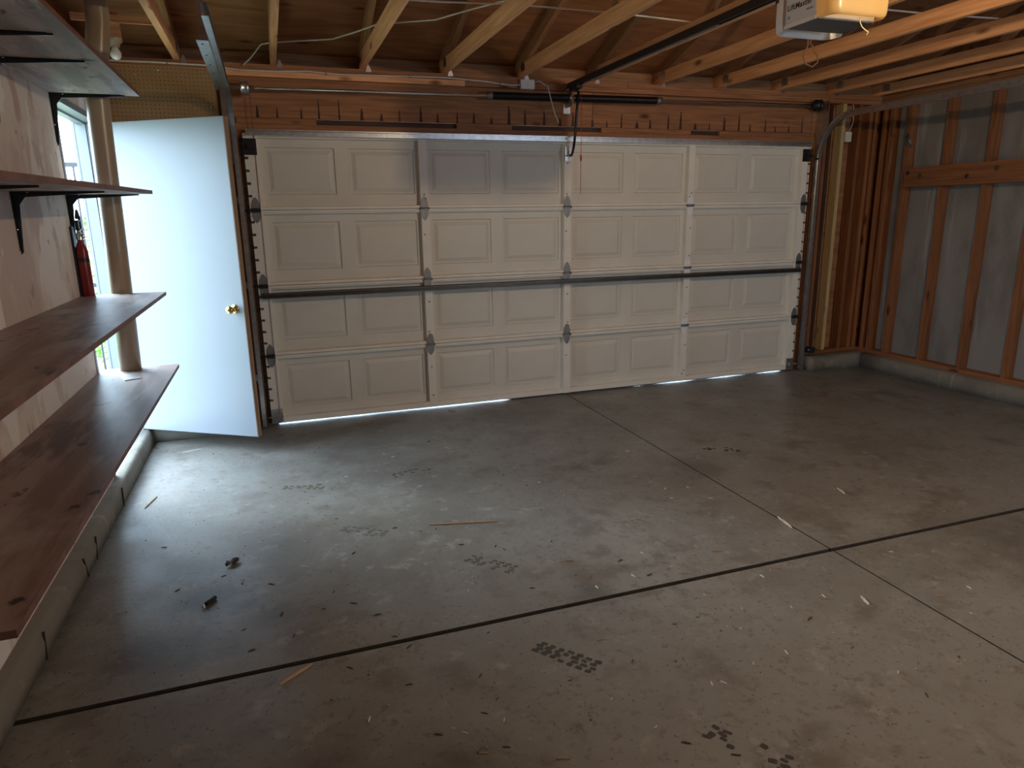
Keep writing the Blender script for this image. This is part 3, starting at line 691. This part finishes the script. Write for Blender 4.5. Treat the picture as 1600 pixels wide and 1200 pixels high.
# rounded lens covers: far end hangs lower, near end holds the bulb
def cover(y0, d, zlow, x0, x1):
    mb = MB(); n = 10; pr = []
    for i in range(n + 1):
        a = math.pi / 2 * i / n
        pr.append((y0 + d * math.cos(a) ** .6 if i < n else y0, 0, 0))
    # plan outline (rounded corners), extruded in z with a rounded bottom
    m = 9; ol = []
    r = .05
    sg = 1 if d > 0 else -1; dd = abs(d)
    ol.append((x0, 0)); 
    for i in range(m): a = math.pi - math.pi / 2 * i / (m - 1); ol.append((x0 + r + r * math.cos(a), dd - r + r * math.sin(a)))
    for i in range(m): a = math.pi / 2 - math.pi / 2 * i / (m - 1); ol.append((x1 - r + r * math.cos(a), dd - r + r * math.sin(a)))
    ol.append((x1, 0))
    cx = (x0 + x1) / 2
    rings = []
    for z, k in ((Z1, 1), (Z0 + .05, 1.0), (Z0 + .02, .995), (zlow + .012, .975), (zlow + .003, .93), (zlow, .84)):
        rings.append([(cx + (q[0] - cx) * k, y0 + sg * q[1] * k, z) for q in ol])
    vs = [q for rg in rings for q in rg]; fs = []; n = len(ol)
    for i in range(len(rings) - 1):
        for k in range(n - 1):
            f = (i * n + k, i * n + k + 1, (i + 1) * n + k + 1, (i + 1) * n + k); fs.append(f if sg > 0 else f[::-1])
    mb.add(vs, fs, True); return mb
part('end_cover', cover(YF, .075, Z0 - .018, X0 - .012, X1 + .012), M['plast'], op, label='white rounded end cover')
part('lens', cover(YN, -.085, Z0 - .004, X0, X1 + .004), M['lens'], op, label='yellowed plastic lamp lens')
BX, BY, BZ = 2.47, YN - .042, 2.385
bulb = part('bulb', MB().lathe([(-.05, .013), (-.02, .014), (-.01, .02), (.01, .029), (.03, .03), (.045, .022), (.055, 0)], (BX + .05, BY, 2.42), (-1, 0, 0), 16), M['globe'], op)
# label panel on the side that faces the shelves
lp = part('label_panel', MB().box(X0 - .0025, X0 - .0003, YN + .004, YF - .008, Z0 + .012, Z1 - .01), M['labelpaper'], op, label='pale blue maker label')
def text(body_, size, loc, mat, bold=0, name='lettering'):
    c = bpy.data.curves.new(name, 'FONT'); c.body = body_; c.size = size; c.extrude = .0004; c.offset = bold; c.align_x = 'LEFT'; c.space_character = 1.1
    tmp = bpy.data.objects.new('tmp', c); COL.objects.link(tmp); bpy.context.view_layer.update()
    me = bpy.data.meshes.new_from_object(tmp.evaluated_get(bpy.context.evaluated_depsgraph_get())); bpy.data.objects.remove(tmp); bpy.data.curves.remove(c)
    me.materials.clear(); me.materials.append(mat)
    o = bpy.data.objects.new(name, me); COL.objects.link(o); o.parent = op
    base = world_loc(op); q = Vector(loc) - base
    # readable from -X: text x runs towards -Y, text y up
    o.matrix_local = Matrix(((0, 0, -1, q.x), (-1, 0, 0, q.y), (0, 1, 0, q.z), (0, 0, 0, 1)))
    return o
text('LiftMaster', .032, (X0 - .0032, YF - .016, Z0 + .060), M['ink'], .0005)
part('label_mark', MB().box(X0 - .0034, X0 - .0026, YN + .018, YN + .055, Z0 + .038, Z0 + .045), M['inkgrey'], op)
part('label_mark', MB().prism([(YF + .030, 2.41), (YF + .048, 2.41), (YF + .048, 2.43), (YF + .039, 2.448), (YF + .030, 2.43)], X0 - .0155, X0 - .0135, 'x'), M['ink'], op)
part('label_mark', MB().box(X0 - .0034, X0 - .0026, YF - .034, YF - .022, Z0 + .028, Z0 + .038), M['inkgrey'], op)
# rail, trolley, arm, cord
def rz(y): return 2.515 + .012 * y / 3
part('rail', MB().prism([(2.428, 2.498), (2.434, 2.498), (2.434, 2.505), (2.457, 2.505), (2.457, 2.498), (2.463, 2.498), (2.463, 2.537), (2.428, 2.537)], -2.72, -.03, 'y'), M['black'], op, label='long black steel rail')
part('rail_bracket', MB().box(2.42, 2.47, -.05, .014, 2.51, 2.545), M['galv'], op)
part('drive_strip', MB().box(2.436, 2.455, -2.0, -.35, 2.493, 2.497), M['oldsteel'], op)
part('trolley', MB().box(2.42, 2.472, -.26, -.12, 2.475, 2.497).tube([(2.41, -.16, 2.47), (2.48, -.16, 2.47)], .008, 8), M['black'], op)
part('arm', MB().tube([(2.482, -.16, 2.47), (2.478, -.13, 2.30), (2.474, -.115, 2.14), (2.47, -.10, 2.06)], .011, 8).tube([(2.47, -.10, 2.06), (2.465, -.085, 2.015), (2.462, -.05, 2.0)], .010, 8), M['black'], op, label='bent black door arm')
for x in (2.36, 2.55):
    part('hanging_strap', MB().box(x - .012, x + .012, -2.80, -2.797, Z1, PZ + .0), M['galv'], op)
part('strap_rail', MB().box(2.09, 2.70, -2.83, -2.79, PZ - .004, PZ - .001), M['galv'], op)
part('release_cord', MB().tube([(2.50, -.17, 2.475), (2.503, -.17, 2.2), (2.50, -.17, 1.70)], .0022, 6), M['redplast'], op)
part('release_handle', MB().tube([(2.502, -.17, 2.0), (2.502, -.17, 1.985), (2.502, -.17, 1.955), (2.502, -.17, 1.95)], [.003, .008, .008, .003], 8), M['redplast'], op)
part('pull_string', MB().tube([(2.475, -2.93, 2.305), (2.478, -2.93, 2.285), (2.49, -2.93, 2.268), (2.51, -2.93, 2.258), (2.525, -2.93, 2.252), (2.517, -2.93, 2.240)], .0022, 6), M['string'], op)

# bare bulb on the chord behind the opener, switched on
LX, LY = TX[5], -3.9
cl = thing('ceiling_bulb', 'lit bare bulb in a holder under a truss chord, above the camera', 'lamp', (LX, LY, PZ - .12))
part('holder', MB().lathe([(0, .055), (.012, .055), (.022, .035), (.04, .024), (.05, .022)], (LX, LY, PZ - .0005), (0, 0, -1), 20), M['plast'], cl)
part('bulb', MB().lathe([(0, .014), (.012, .018), (.03, .029), (.05, .031), (.065, .024), (.074, .010), (.075, 0)], (LX, LY, PZ - .05), (0, 0, -1), 20), M['litbulb'], cl)
ld = bpy.data.lights.new('ceiling_bulb_light', 'POINT'); ld.energy = LAMP_W; ld.color = LAMP_C; ld.shadow_soft_size = .034
lo = bpy.data.objects.new('ceiling_bulb_light', ld); COL.objects.link(lo); lo.location = (LX, LY, PZ - .095)

# ------------------------------------------------------------------ shelves
def shelf(label, z_far, z_near, y_far, y_near, brs, thick=.019, depth=.40):
    t = thing('wall_shelf', label, 'shelf', (XL, y_far, min(z_far, z_near)), group='board shelves on the side wall')
    x0, x1 = XL + .002, XL + depth
    mb = MB(); n = 8; vs = []; fs = []; mats = []
    for i in range(n + 1):
        q = i / n; y = y_far + (y_near - y_far) * q; z = z_far + (z_near - z_far) * q
        vs += [(x0, y, z), (x1, y, z), (x1, y, z - thick), (x0, y, z - thick)]
    for i in range(n):
        a, b = i * 4, i * 4 + 4
        fs += [(a, b, b + 1, a + 1), (a + 1, b + 1, b + 2, a + 2), (a + 2, b + 2, b + 3, a + 3), (a + 3, b + 3, b, a)]; mats += [0, 2, 1, 2]
    fs += [(0, 1, 2, 3), (n * 4 + 3, n * 4 + 2, n * 4 + 1, n * 4)]; mats += [2, 2]
    mb.add(vs, fs)
    bo = part('board', mb, M['shelf_top'], t); bo.data.materials.append(M['shelf_under']); bo.data.materials.append(M['shelf_edge'])
    bo.data.polygons.foreach_set('material_index', mats)
    for y in brs:
        q = (y - y_far) / (y_near - y_far); z = z_far + (z_near - z_far) * q - thick - .0005
        mb = MB()
        # tapered arm and tapered wall leg, pressed with a rib
        mb.prism([(XL + .001, z), (XL + .335, z), (XL + .335, z - .006), (XL + .05, z - .022), (XL + .026, z - .05), (XL + .010, z - .24), (XL + .001, z - .25)], y - .004, y + .004, 'y')
        mb.box(XL + .001, XL + .32, y - .014, y + .014, z - .003, z); mb.box(XL + .0005, XL + .004, y - .014, y + .014, z - .235, z)
        br = part('bracket', mb, M['black'], t, label='black pressed steel bracket')
        part('screw', MB().lathe([(0, .005), (.003, .004), (.0031, 0)], (XL + .06, y - .009, z - .003), (0, 0, -1), 8), M['steel'], br)
        part('screw', MB().lathe([(0, .005), (.003, .004), (.0031, 0)], (XL + .004, y - .009, z - .15), (1, 0, 0), 8), M['steel'], br)
    return t
BR = (-1.165, -2.0, -2.44, -3.4)
shelf('topmost brown board shelf, seen from below with its pale underside', 2.187, 2.185, -1.15, -3.85, BR)
shelf('second board shelf from the top at eye level on black brackets', 1.700, 1.652, -1.15, -3.85, (-1.165, -2.0, -2.9, -3.5))
shelf('third board shelf from the top with a dark stained upper face', 1.162, 1.158, -1.15, -3.85, (-1.165, -2.0, -2.9, -3.5))
shelf('lowest and longest dark brown board shelf, carrying the cream pipe', .729, .727, -1.03, -3.84, (-1.20, -2.0, -2.9, -3.5))

# pipe standing on the lowest shelf
pp = thing('vent_pipe', 'cream plastic pipe rising from the lowest shelf past the doorway', 'pipe', (-.695, -1.09, .729))
PX = [(-.695, -1.090, .730), (-.662, -1.090, 2.20)]
part('pipe', MB().tube([(-.695, -1.090, .7295), (-.678, -1.09, 1.4), (-.664, -1.09, 2.05), (-.655, -1.09, 2.24), (-.632, -1.09, 2.36), (-.606, -1.09, 2.52), (-.585, -1.09, 2.95), (-.578, -1.09, 3.07)], .0545, 28), M['cream'], pp)
solo('metal_plate', MB().prism([(-.725, -1.24), (-.640, -1.235), (-.600, -1.37), (-.672, -1.40)], .7292, .7345, 'z'), M['galv'], 'small grey plate lying at the foot of the cream pipe', 'plate')

# ------------------------------------------------------------------ fire extinguisher on the jamb wall
fe = thing('fire_extinguisher', 'red fire extinguisher hanging on the wall by the doorway', 'fire extinguisher', (-.80, -1.175, 1.10))
ex, ey = -.818, -1.195
part('cylinder', MB().lathe([(0, .0), (0, .022), (.012, .029), (.31, .029), (.335, .024), (.36, .014), (.375, .012)], (ex, ey, 1.08), (0, 0, 1), 24), M['red'], fe)
part('label_band', MB().lathe([(0, .0295), (.02, .0295)], (ex, ey, 1.34), (0, 0, 1), 24), M['black'], fe)
part('valve', MB().lathe([(0, .016), (.03, .016), (.035, .01), (.05, .01)], (ex, ey, 1.452), (0, 0, 1), 14), M['steel'], fe)
part('handle', MB().box(ex - .008, ex + .008, ey - .02, ey + .085, 1.50, 1.508).box(ex - .008, ex + .008, ey - .02, ey + .07, 1.545, 1.552).box(ex - .008, ex + .008, ey - .02, ey - .005, 1.50, 1.552), M['black'], fe)
part('gauge', MB().lathe([(0, .014), (.01, .014), (.011, 0)], (ex + .014, ey, 1.47), (1, 0, 0), 14), M['steel'], fe)
part('hose', MB().tube([(ex, ey - .01, 1.56), (ex, ey + .02, 1.60), (ex, ey + .045, 1.57), (ex, ey + .05, 1.50), (ex, ey + .047, 1.35)], .007, 8), M['rubber'], fe)
part('wall_bracket', MB().box(XL, XL + .012, ey - .02, ey + .02, 1.12, 1.52).box(XL, ex - .026, ey - .01, ey + .01, 1.30, 1.33), M['black'], fe)

# ------------------------------------------------------------------ wires, box, bulb
A = [(-.84, 2.548), (-.721, 2.548), (-.498, 2.550), (-.15, 2.546), (.029, 2.527), (.256, 2.529), (.47, 2.54), (.688, 2.529), (1.005, 2.535), (1.384, 2.543), (1.482, 2.543), (1.781, 2.53), (1.987, 2.511), (2.07, 2.52)]
cw = thing('plate_cable', 'white electric cable stapled along the top plate above the garage door', 'cable', (0, .01, 2.53))
part('cable', MB().tube([(x, .0, z + .004) for x, z in A], .0055, 8), M['cable'], cw)
for x, z in ((-.42, 2.55), (-.12, 2.545), (.60, 2.534), (1.2, 2.54), (1.65, 2.537), (1.9, 2.52)):
    part('staple', MB().box(x - .004, x + .004, -.007, .0148, z - .006, z + .014), M['oldsteel'], cw)
B_ = [(.05, -.012, 2.56), (.10, -.03, 2.60), (.18, -.10, 2.68), (.248, -.192, 2.675), (.388, -.265, 2.675), (.623, -.381, 2.676), (.758, -.632, 2.675), (.849, -.824, 2.675), (1.164, -.998, 2.677), (1.319, -1.283, 2.675), (1.46, -1.5, 2.675), (2.07, -2.1, 2.675)]
solo('ceiling_cable', MB().tube(B_, .005, 8), M['cable'], 'white cable rising from the plate and running over the truss chords', 'cable')
C_ = [(.86, -1.34, 2.6745), (1.116, -1.36, 2.674), (1.47, -1.42, 2.675), (2.07, -1.43, 2.675), (2.347, -1.42, 2.672), (2.68, -1.38, 2.675), (2.80, -1.37, 2.66)]
solo('ceiling_cable', MB().tube(C_, .005, 8), M['cable'], 'thin pale cable crossing the chords above the opener rail', 'cable')
D_ = [(2.9, -1.9, 2.675), (3.3, -1.92, 2.675), (3.612, -1.921, 2.675), (3.9, -1.925, 2.675), (4.155, -1.938, 2.675), (4.52, -1.97, 2.675)]
solo('ceiling_cable', MB().tube(D_, .005, 8), M['cable'], 'pale cable lying over the chords beyond the opener lens', 'cable')
jb = thing('junction_box', 'small square white box on the top plate beside the springs', 'junction box', (2.113, .0, 2.49))
part('body', MB().box(2.055, 2.17, -.025, .0145, 2.49, 2.56), M['plast'], jb, bevel=.004)
part('cover_screw', MB().lathe([(0, .004), (.002, .003), (.0021, 0)], (2.113, -.0255, 2.525), (0, -1, 0), 8), M['oldsteel'], jb)
solo('loose_wire', MB().tube([(2.168, -.012, 2.545), (2.21, -.03, 2.55), (2.25, -.10, 2.50), (2.275, -.105, 2.40), (2.31, -.10, 2.30), (2.345, -.09, 2.24)], .004, 6), M['cable'], 'short white wire dangling from the white box', 'wire')
lh = thing('bulb_holder', 'white bulb in a holder on the roof framing beside the cream pipe', 'lamp', (-.64, -.46, 2.57))
part('mounting_board', MB().box(-.675, -.60, -.50, -.46, 2.58, 2.72), M['lumber'], lh)
part('cross_strip', MB().box(-.84, -.385, -.515, -.50, 2.66, 2.70), M['lumber'], lh)
part('socket', MB().lathe([(0, .045), (.015, .045), (.03, .03), (.05, .026)], (-.64, -.48, 2.58), (0, 0, -1), 16), M['cream'], lh)
part('bulb', MB().lathe([(0, .016), (.012, .020), (.03, .03), (.05, .03), (.065, .02), (.072, 0)], (-.64, -.48, 2.535), (0, 0, -1), 16), M['globe'], lh)
# hanging loop under the opener
lc = [(2.93, -2.1, 2.58), (2.95, -2.08, 2.52), (2.985, -2.05, 2.46), (2.99, -2.05, 2.42), (2.965, -2.05, 2.36), (2.98, -2.05, 2.325), (3.03, -2.05, 2.31), (3.065, -2.05, 2.335), (3.06, -2.05, 2.37), (3.0, -2.05, 2.435), (3.06, -2.06, 2.50), (3.2, -2.1, 2.56), (3.27, -2.12, 2.58)]
solo('cord_loop', MB().tube(lc, .004, 6), M['orangecord'], 'brown cord tied into a hanging loop below the chords', 'cord')
# right-hand wall fittings
hk = thing('wall_hook', 'dull metal hook screwed to the stud near the dark corner', 'hook', (XR - .02, -.44, 2.1))
part('plate', MB().box(XR - .006, XR - .0005, -.334, -.300, 2.10, 2.20), M['oldsteel'], hk)
part('hook', MB().tube([(XR - .006, -.318, 2.18), (XR - .05, -.36, 2.20), (XR - .085, -.41, 2.17), (XR - .085, -.43, 2.12), (XR - .06, -.42, 2.09), (XR - .04, -.40, 2.11)], .008, 8), M['oldsteel'], hk)
ob = thing('wall_outlet_box', 'small pale box with a thin wire on the stud beside the track', 'outlet box', (5.30, .0, 2.15))
part('body', MB().box(5.275, 5.345, -.02, .0195, 2.16, 2.25), M['cable'], ob, bevel=.004)
part('wire', MB().tube([(5.33, .0, 2.25), (5.345, -.02, 2.34), (5.335, -.02, 2.46), (5.34, .0, 2.497)], .004, 6), M['cable'], ob)
# photo eyes
def eye(x, y, z, label, white):
    e = thing('photo_eye', label, 'sensor', (x, y, z), group='garage door safety sensors')
    part('body', MB().box(x - .025, x + .025, y - .05, y + .03, z, z + .055), M['plast'] if white else M['black'], e, bevel=.004)
    part('lens', MB().lathe([(0, .014), (.004, .014), (.0041, 0)], (x + (.025 if white else -.025), y - .01, z + .028), (1 if white else -1, 0, 0), 12), M['steel'], e)
    part('bracket', MB().box(x - .03, x + .03, y + .03, y + .034, z - .02, z + .06).box(x - (.03 if not white else -.026), x + (.03 if white else -.026), y + .03, .045, z + .0, z + .03), M['oldsteel'], e)
eye(-.115, -.045, .24, 'white safety sensor low on the jamb behind the open door', True)
eye(5.05, -.045, .18, 'black safety sensor low on the jamb by the dark corner', False)

# ------------------------------------------------------------------ footprints (dried mud)
def print_mesh(seed, full):
    rr = random.Random(seed); mb = MB()
    for i in range(7):
        for j in range(4):
            u = -.13 + i * .036 + (j % 2) * .009; v = (j - 1.5) * .021 * (1.0 if i > 2 else .82)
            if abs(u) > .14 or rr.random() > full: continue
            if 2 <= i <= 3 and rr.random() < .55: continue
            a, b = .013 * rr.uniform(.75, 1.15), .0085 * rr.uniform(.75, 1.15); t = rr.uniform(-.3, .3); c, s = math.cos(t), math.sin(t)
            ol = [(-a, -b), (a * .8, -b), (a, b * .4), (a * .5, b), (-a, b * .8)]
            mb.prism([(u + c * p - s * q, v + s * p + c * q) for p, q in ol], .0003, .0011, 'z')
    return mb.mesh('boot_print')
for i, (x, y, rot, mt, full, lb) in enumerate((
        (.19, -1.38, -18, 'mud', .75, 'faint olive boot print on the bright floor nearest the open door'),
        (.44, -2.11, -38, 'mud', .85, 'olive boot print left of the long splinter'),
        (.94, -2.66, -48, 'mud', .9, 'crisp grid patterned boot print below the long splinter'),
        (.99, -3.40, -52, 'mudd', 1.0, 'dark wet looking boot print in front of the long floor joint'),
        (.83, -1.37, 10, 'mud', .45, 'very faint boot print near the garage door'),
        (1.32, -3.98, -55, 'mudd', .5, 'dark partial boot print at the bottom of the picture'),
        (2.85, -1.72, -30, 'mudd', .4, 'faint dark scuffed boot print on the far slab'))):
    t = thing('boot_print', lb, 'boot print', (x, y, 0), math.radians(rot), 'boot prints on the floor')
    props(link('tread_marks', print_mesh(i + 3, full), M[mt], t), kind='stuff')

# ------------------------------------------------------------------ splinters and chips
def sliver(L, wd, h, seed):
    rr = random.Random(seed); n = 5; vs = []; fs = []
    for i in range(n + 1):
        t = i / n; k = (.25 + .75 * math.sin(math.pi * min(max(t * .9 + .06, 0), 1)) ** .5); b = rr.uniform(-.12, .12) * wd; z = .0006 + rr.uniform(0, .25) * h
        x = (t - .5) * L
        vs += [(x, -wd / 2 * k + b, .0004), (x, wd / 2 * k + b, .0004), (x, wd / 3 * k + b, z + h * k), (x, -wd / 3 * k + b, z + h * k * .8)]
    for i in range(n):
        for k in range(4): k2 = (k + 1) % 4; fs.append((i * 4 + k, (i + 1) * 4 + k, (i + 1) * 4 + k2, i * 4 + k2)[::-1])
    fs += [(0, 1, 2, 3)[::-1], tuple(n * 4 + k for k in (3, 2, 1, 0))[::-1]]
    return MB().add(vs, fs).mesh('splinter')
for k, (x, y, a, Ls, wd, lb, mt) in enumerate((
        (.919, -2.195, -14, .35, .008, 'long thin orange brown splinter on the open floor', 'splinter'),
        (.061, -3.15, 35, .135, .009, 'reddish splinter lying beside the dark floor joint', 'splinter'),
        (2.457, -2.773, -99, .13, .012, 'pale curled sliver lying on the long control joint', 'palechip'),
        (-.656, -1.301, 76, .17, .006, 'thin red brown stick beside the curb under the shelves', 'splinter'),
        (3.028, -2.559, -106, .085, .008, 'pale sliver alone on the slab by the stud wall', 'palechip'),
        (2.257, -3.477, -107, .06, .008, 'pale straw on the slab nearest the stud wall', 'palechip'),
        (-.528, -.422, 14, .12, .022, 'flat grey strip in the shadow of the open door', 'greystrip'))):
    o = link('splinter', sliver(Ls, wd, .006, k), M[mt], None, (x, y, .0)); o.rotation_euler = (0, 0, math.radians(a)); props(o, lb, 'splinter')
# dark curled leaf and black plug end
mb = MB(); rr = random.Random(4); vs = []
for i in range(5):
    for j in range(4):
        u = (i / 4 - .5) * .07; v = (j / 3 - .5) * .045 * math.sin(math.pi * (i + .6) / 5.2); vs.append((u, v, .003 + .012 * abs(j - 1.5) / 1.5 * rr.uniform(.6, 1.4) + .004 * math.sin(i * 2)))
mb.add(vs, [(i * 4 + j, (i + 1) * 4 + j, (i + 1) * 4 + j + 1, i * 4 + j + 1) for i in range(4) for j in range(3)], True)
o = link('dry_leaf', mb.mesh('dry_leaf'), M['darkchip'], None, (-.186, -2.225, 0)); o.rotation_euler = (0, 0, .7); props(o, 'crumpled dark dry leaf on the bright part of the floor', 'leaf')
sd = o.modifiers.new('thick', 'SOLIDIFY'); sd.thickness = .0015
pe = thing('cable_end', 'short black cable end with bright metal tip on the floor', 'cable end', (-.261, -2.551, 0), math.radians(50))
part('sleeve', MB().tube([(-.02, 0, .009), (.035, .003, .009)], .0085, 10), M['rubber'], pe, local=True)
part('metal_tip', MB().tube([(-.042, -.002, .006), (-.02, 0, .009)], .0045, 8), M['steel'], pe, local=True)

DARK = [(0.31, -1.9, -21), (0.35, -2.32, 46), (-0.02, -2.48, -30), (0.23, -2.64, 55), (0.3, -2.76, -28), (0.18, -2.76, -11), (-0.4, -2.39, 46), (0.42, -3.05, -20), (-0.09, -2.95, 17), (1.0, -2.49, 50), (1.03, -2.54, -70), (0.85, -2.42, -10), (1.33, -1.63, 68), (1.04, -0.83, 22), (-0.51, -1.93, -9), (0.06, -2.91, 69), (0.76, -3.15, 31), (0.24, -3.18, -41), (0.58, -2.12, 2), (1.27, -2.54, 53), (1.49, -2.83, 25), (1.55, -2.99, 12), (1.03, -2.91, -21), (3.18, -1.55, 13), (3.55, -1.15, -22), (1.45, -3.35, -21), (1.19, -3.49, 42), (0.66, -3.38, 52), (0.68, -3.51, 46), (0.62, -3.56, -34), (0.42, -3.34, -5), (0.94, -3.51, 1), (0.46, -3.6, -27), (1.97, -3.7, 20), (1.26, -3.98, -27), (1.15, -3.89, -34), (0.64, -3.72, -27), (1.56, -3.34, -4), (2.0, -3.98, -120), (-0.22, -2.33, 25), (0.02, -2.74, 78), (-0.12, -2.8, 38), (0.38, -2.88, 7), (1.96, -3.5, 23), (0.46, -3.13, 40)]
PALE = [(0.75, -1.05, -35), (0.77, -2.83, 69), (0.13, -2.38, -21), (0.14, -2.11, -21), (2.13, -2.17, 39), (2.26, -2.2, -97), (2.1, -2.05, -60), (2.29, -2.38, -48), (2.24, -1.52, -22), (1.94, -1.32, -22), (1.77, -1.33, -22), (1.49, -1.82, -46), (1.55, -2.05, -95), (1.48, -2.97, -74), (1.68, -2.96, 12), (1.29, -3.0, -87), (1.76, -3.35, -109), (1.95, -3.41, -109), (2.13, -3.39, -98), (1.67, -3.46, -100), (1.58, -3.65, -108), (1.62, -2.8, -62), (0.67, -3.61, 64), (1.03, -3.64, 49), (1.1, -3.8, 23), (0.51, -3.59, -33), (0.27, -3.46, 68), (1.38, -3.69, -112), (1.42, -3.7, -62), (3.32, -2.96, 20), (2.74, -3.55, -95), (2.57, -3.69, -91), (2.01, -3.86, 40), (2.7, -3.2, -45), (0.7, -0.98, -22), (0.42, -1.3, -21), (2.09, -2.3, -21), (0.54, -3.62, -45), (1.73, -3.64, -102), (1.68, -3.21, -76), (2.0, -3.17, -82)]
TAN = [(1.7, -2.53, -72), (1.78, -2.48, -33), (1.27, -2.75, -21), (1.3, -2.91, 35), (1.95, -2.91, -11), (2.81, -3.0, 10), (2.11, -3.14, -11), (2.81, -2.87, -21), (2.87, -2.04, -22), (3.04, -1.07, -22), (2.57, -3.56, -31), (1.34, -3.46, -12), (0.78, -3.82, -20), (0.57, -3.72, -20), (2.12, -3.41, -21), (1.13, -1.01, -48), (1.89, -2.84, -91), (3.08, -2.88, -2), (1.14, -3.34, -5), (1.33, -3.57, 17)]
MARKS = [((.919, -2.195), 'the long orange brown splinter'), ((-.186, -2.225), 'the crumpled dark leaf'), ((-.261, -2.551), 'the black cable end'),
         ((XJ, YJ), 'the crossing of the floor joints'), ((.94, -2.66), 'the crisp grid patterned boot print'), ((.99, -3.40), 'the dark wet boot print'),
         ((1.32, -3.98), 'the dark partial boot print'), ((.061, -3.15), 'the reddish splinter'), ((.83, -1.37), 'the very faint boot print'),
         ((2.457, -2.773), 'the pale curled sliver'), ((2.85, -1.72), 'the scuffed boot print'), ((.44, -2.11), 'the olive boot print')]
RANK = ['closest', 'second closest', 'third closest', 'fourth closest', 'fifth closest', 'sixth closest', 'seventh closest', 'eighth closest', 'ninth closest', 'tenth closest', 'eleventh closest', 'twelfth closest']
def chip_label(lst, k, kind):
    x, y = lst[k][:2]
    (mx, my), nm_ = min(MARKS, key=lambda q: math.hypot(q[0][0] - x, q[0][1] - y))
    order = sorted(range(len(lst)), key=lambda q: math.hypot(lst[q][0] - mx, lst[q][1] - my))
    r = order.index(k)
    return '%s, %s to %s' % (kind, RANK[r] if r < len(RANK) else 'number %d in distance' % (r + 1), nm_)
for nm, lst, mt, lb, grp, lmin, lmax in (
        ('bark_chip', DARK, 'darkchip', 'tiny dark brown bark chip', 'dark bark chips on the floor', .016, .034),
        ('wood_chip', PALE, 'palechip', 'tiny pale wood chip', 'pale wood chips on the floor', .012, .026),
        ('wood_shaving', TAN, 'tanchip', 'small tan wood shaving', 'tan wood shavings on the floor', .024, .046)):
    meshes = [sliver(1.0, .2, .16, 40 + k) for k in range(5)]
    for me in meshes: me.materials.append(M[mt])
    for k, (x, y, a) in enumerate(lst):
        s = random.uniform(lmin, lmax)
        o = link(nm, meshes[k % 5], M[mt], None, (x, y, 0)); o.rotation_euler = (0, 0, math.radians(a)); o.scale = (s, s, s * .8)
        props(o, chip_label(lst, k, lb), 'wood chip', grp)
# grit: specks nobody could count
mb = MB(); rr = random.Random(11)
for i in range(1500):
    x = rr.uniform(-.75, 4.2); y = rr.uniform(-4.1, -.3); s = rr.uniform(.001, .0032) * (1 if rr.random() < .93 else 1.8)
    if abs(x - XJ) < .012 or abs(y - YJ) < .014: continue
    mb.add([(x - s, y - s * .7, 0), (x + s, y - s * .5, 0), (x + s * .2, y + s, 0), (x, y, s * 1.1)], [(0, 1, 3), (1, 2, 3), (2, 0, 3), (2, 1, 0)])
n_dark = len(mb.f)
for i in range(420):
    x = rr.uniform(-.7, 4.2); y = rr.uniform(-4.1, -.3); s = rr.uniform(.0012, .003)
    if abs(x - XJ) < .012 or abs(y - YJ) < .016: continue
    mb.add([(x - s, y - s * .7, 0), (x + s, y - s * .5, 0), (x + s * .2, y + s, 0), (x, y, s * 1.1)], [(0, 1, 3), (1, 2, 3), (2, 0, 3), (2, 1, 0)])
gr = props(part('grit', mb, M['darkchip'], None), 'fine dark grit and pale sawdust specks all over the concrete floor', 'grit', kind='stuff')
gr.data.materials.append(M['palechip']); gr.data.polygons.foreach_set('material_index', [0 if q < n_dark else 1 for q in range(len(mb.f))])

# ------------------------------------------------------------------ outside the side door
solo('ground', MB().box(-30, -1.0, -12, 30, -.3, -.06), M['ground'], 'garden ground outside the side door', 'ground', kind='structure')
fc = thing('iron_fence', 'black iron picket fence outside the side doorway', 'fence', (-2.2, 2.1, -.06))
for z in (.05, .94, 2.03):
    part('fence_rail', MB().box(-3.6, -1.25, 2.085, 2.115, z, z + .04), M['fence'], fc)
bm_ = MB().box(-.008, .008, -.008, .008, 0, 2.12).mesh('picket')
for k in range(21): link('picket', bm_, M['fence'], fc, (-3.55 + .113 * k + 2.2, 0, .0))
def shrub(name, c, rx, rz_, n, mat, label, seed):
    rr = random.Random(seed); t = thing(name, label, 'shrub', c); mb = MB()
    for i in range(n):
        u = Vector((rr.gauss(0, 1), rr.gauss(0, 1), rr.gauss(0, 1))).normalized() * rr.uniform(.65, 1) ; q = Vector((u.x * rx, u.y * rx, rz_ + u.z * rz_)) + Vector(c)
        a = Vector((rr.gauss(0, 1), rr.gauss(0, 1), rr.gauss(0, .6))).normalized(); b = a.cross(Vector((rr.gauss(0, 1), rr.gauss(0, 1), 1))).normalized(); s = rr.uniform(.025, .05)
        mb.add([q - a * s, q - b * s * .45 + a * s * .1, q + a * s, q + b * s * .45 + a * s * .1], [(0, 1, 2, 3)])
    props(part('foliage', mb, M[mat], t), kind='stuff')
    part('stem', MB().tube([c, Vector(c) + Vector((0, 0, rz_))], [.03, .012], 7), M['darkwood'], t)
shrub('garden_shrub', (-1.95, 3.3, -.06), .75, .85, 2600, 'leaf', 'bright green shrub behind the fence outside the doorway', 5)
shrub('garden_shrub', (-3.4, 5.6, -.06), .9, .75, 2200, 'leaf2', 'darker shrub farther out behind the first one', 6)
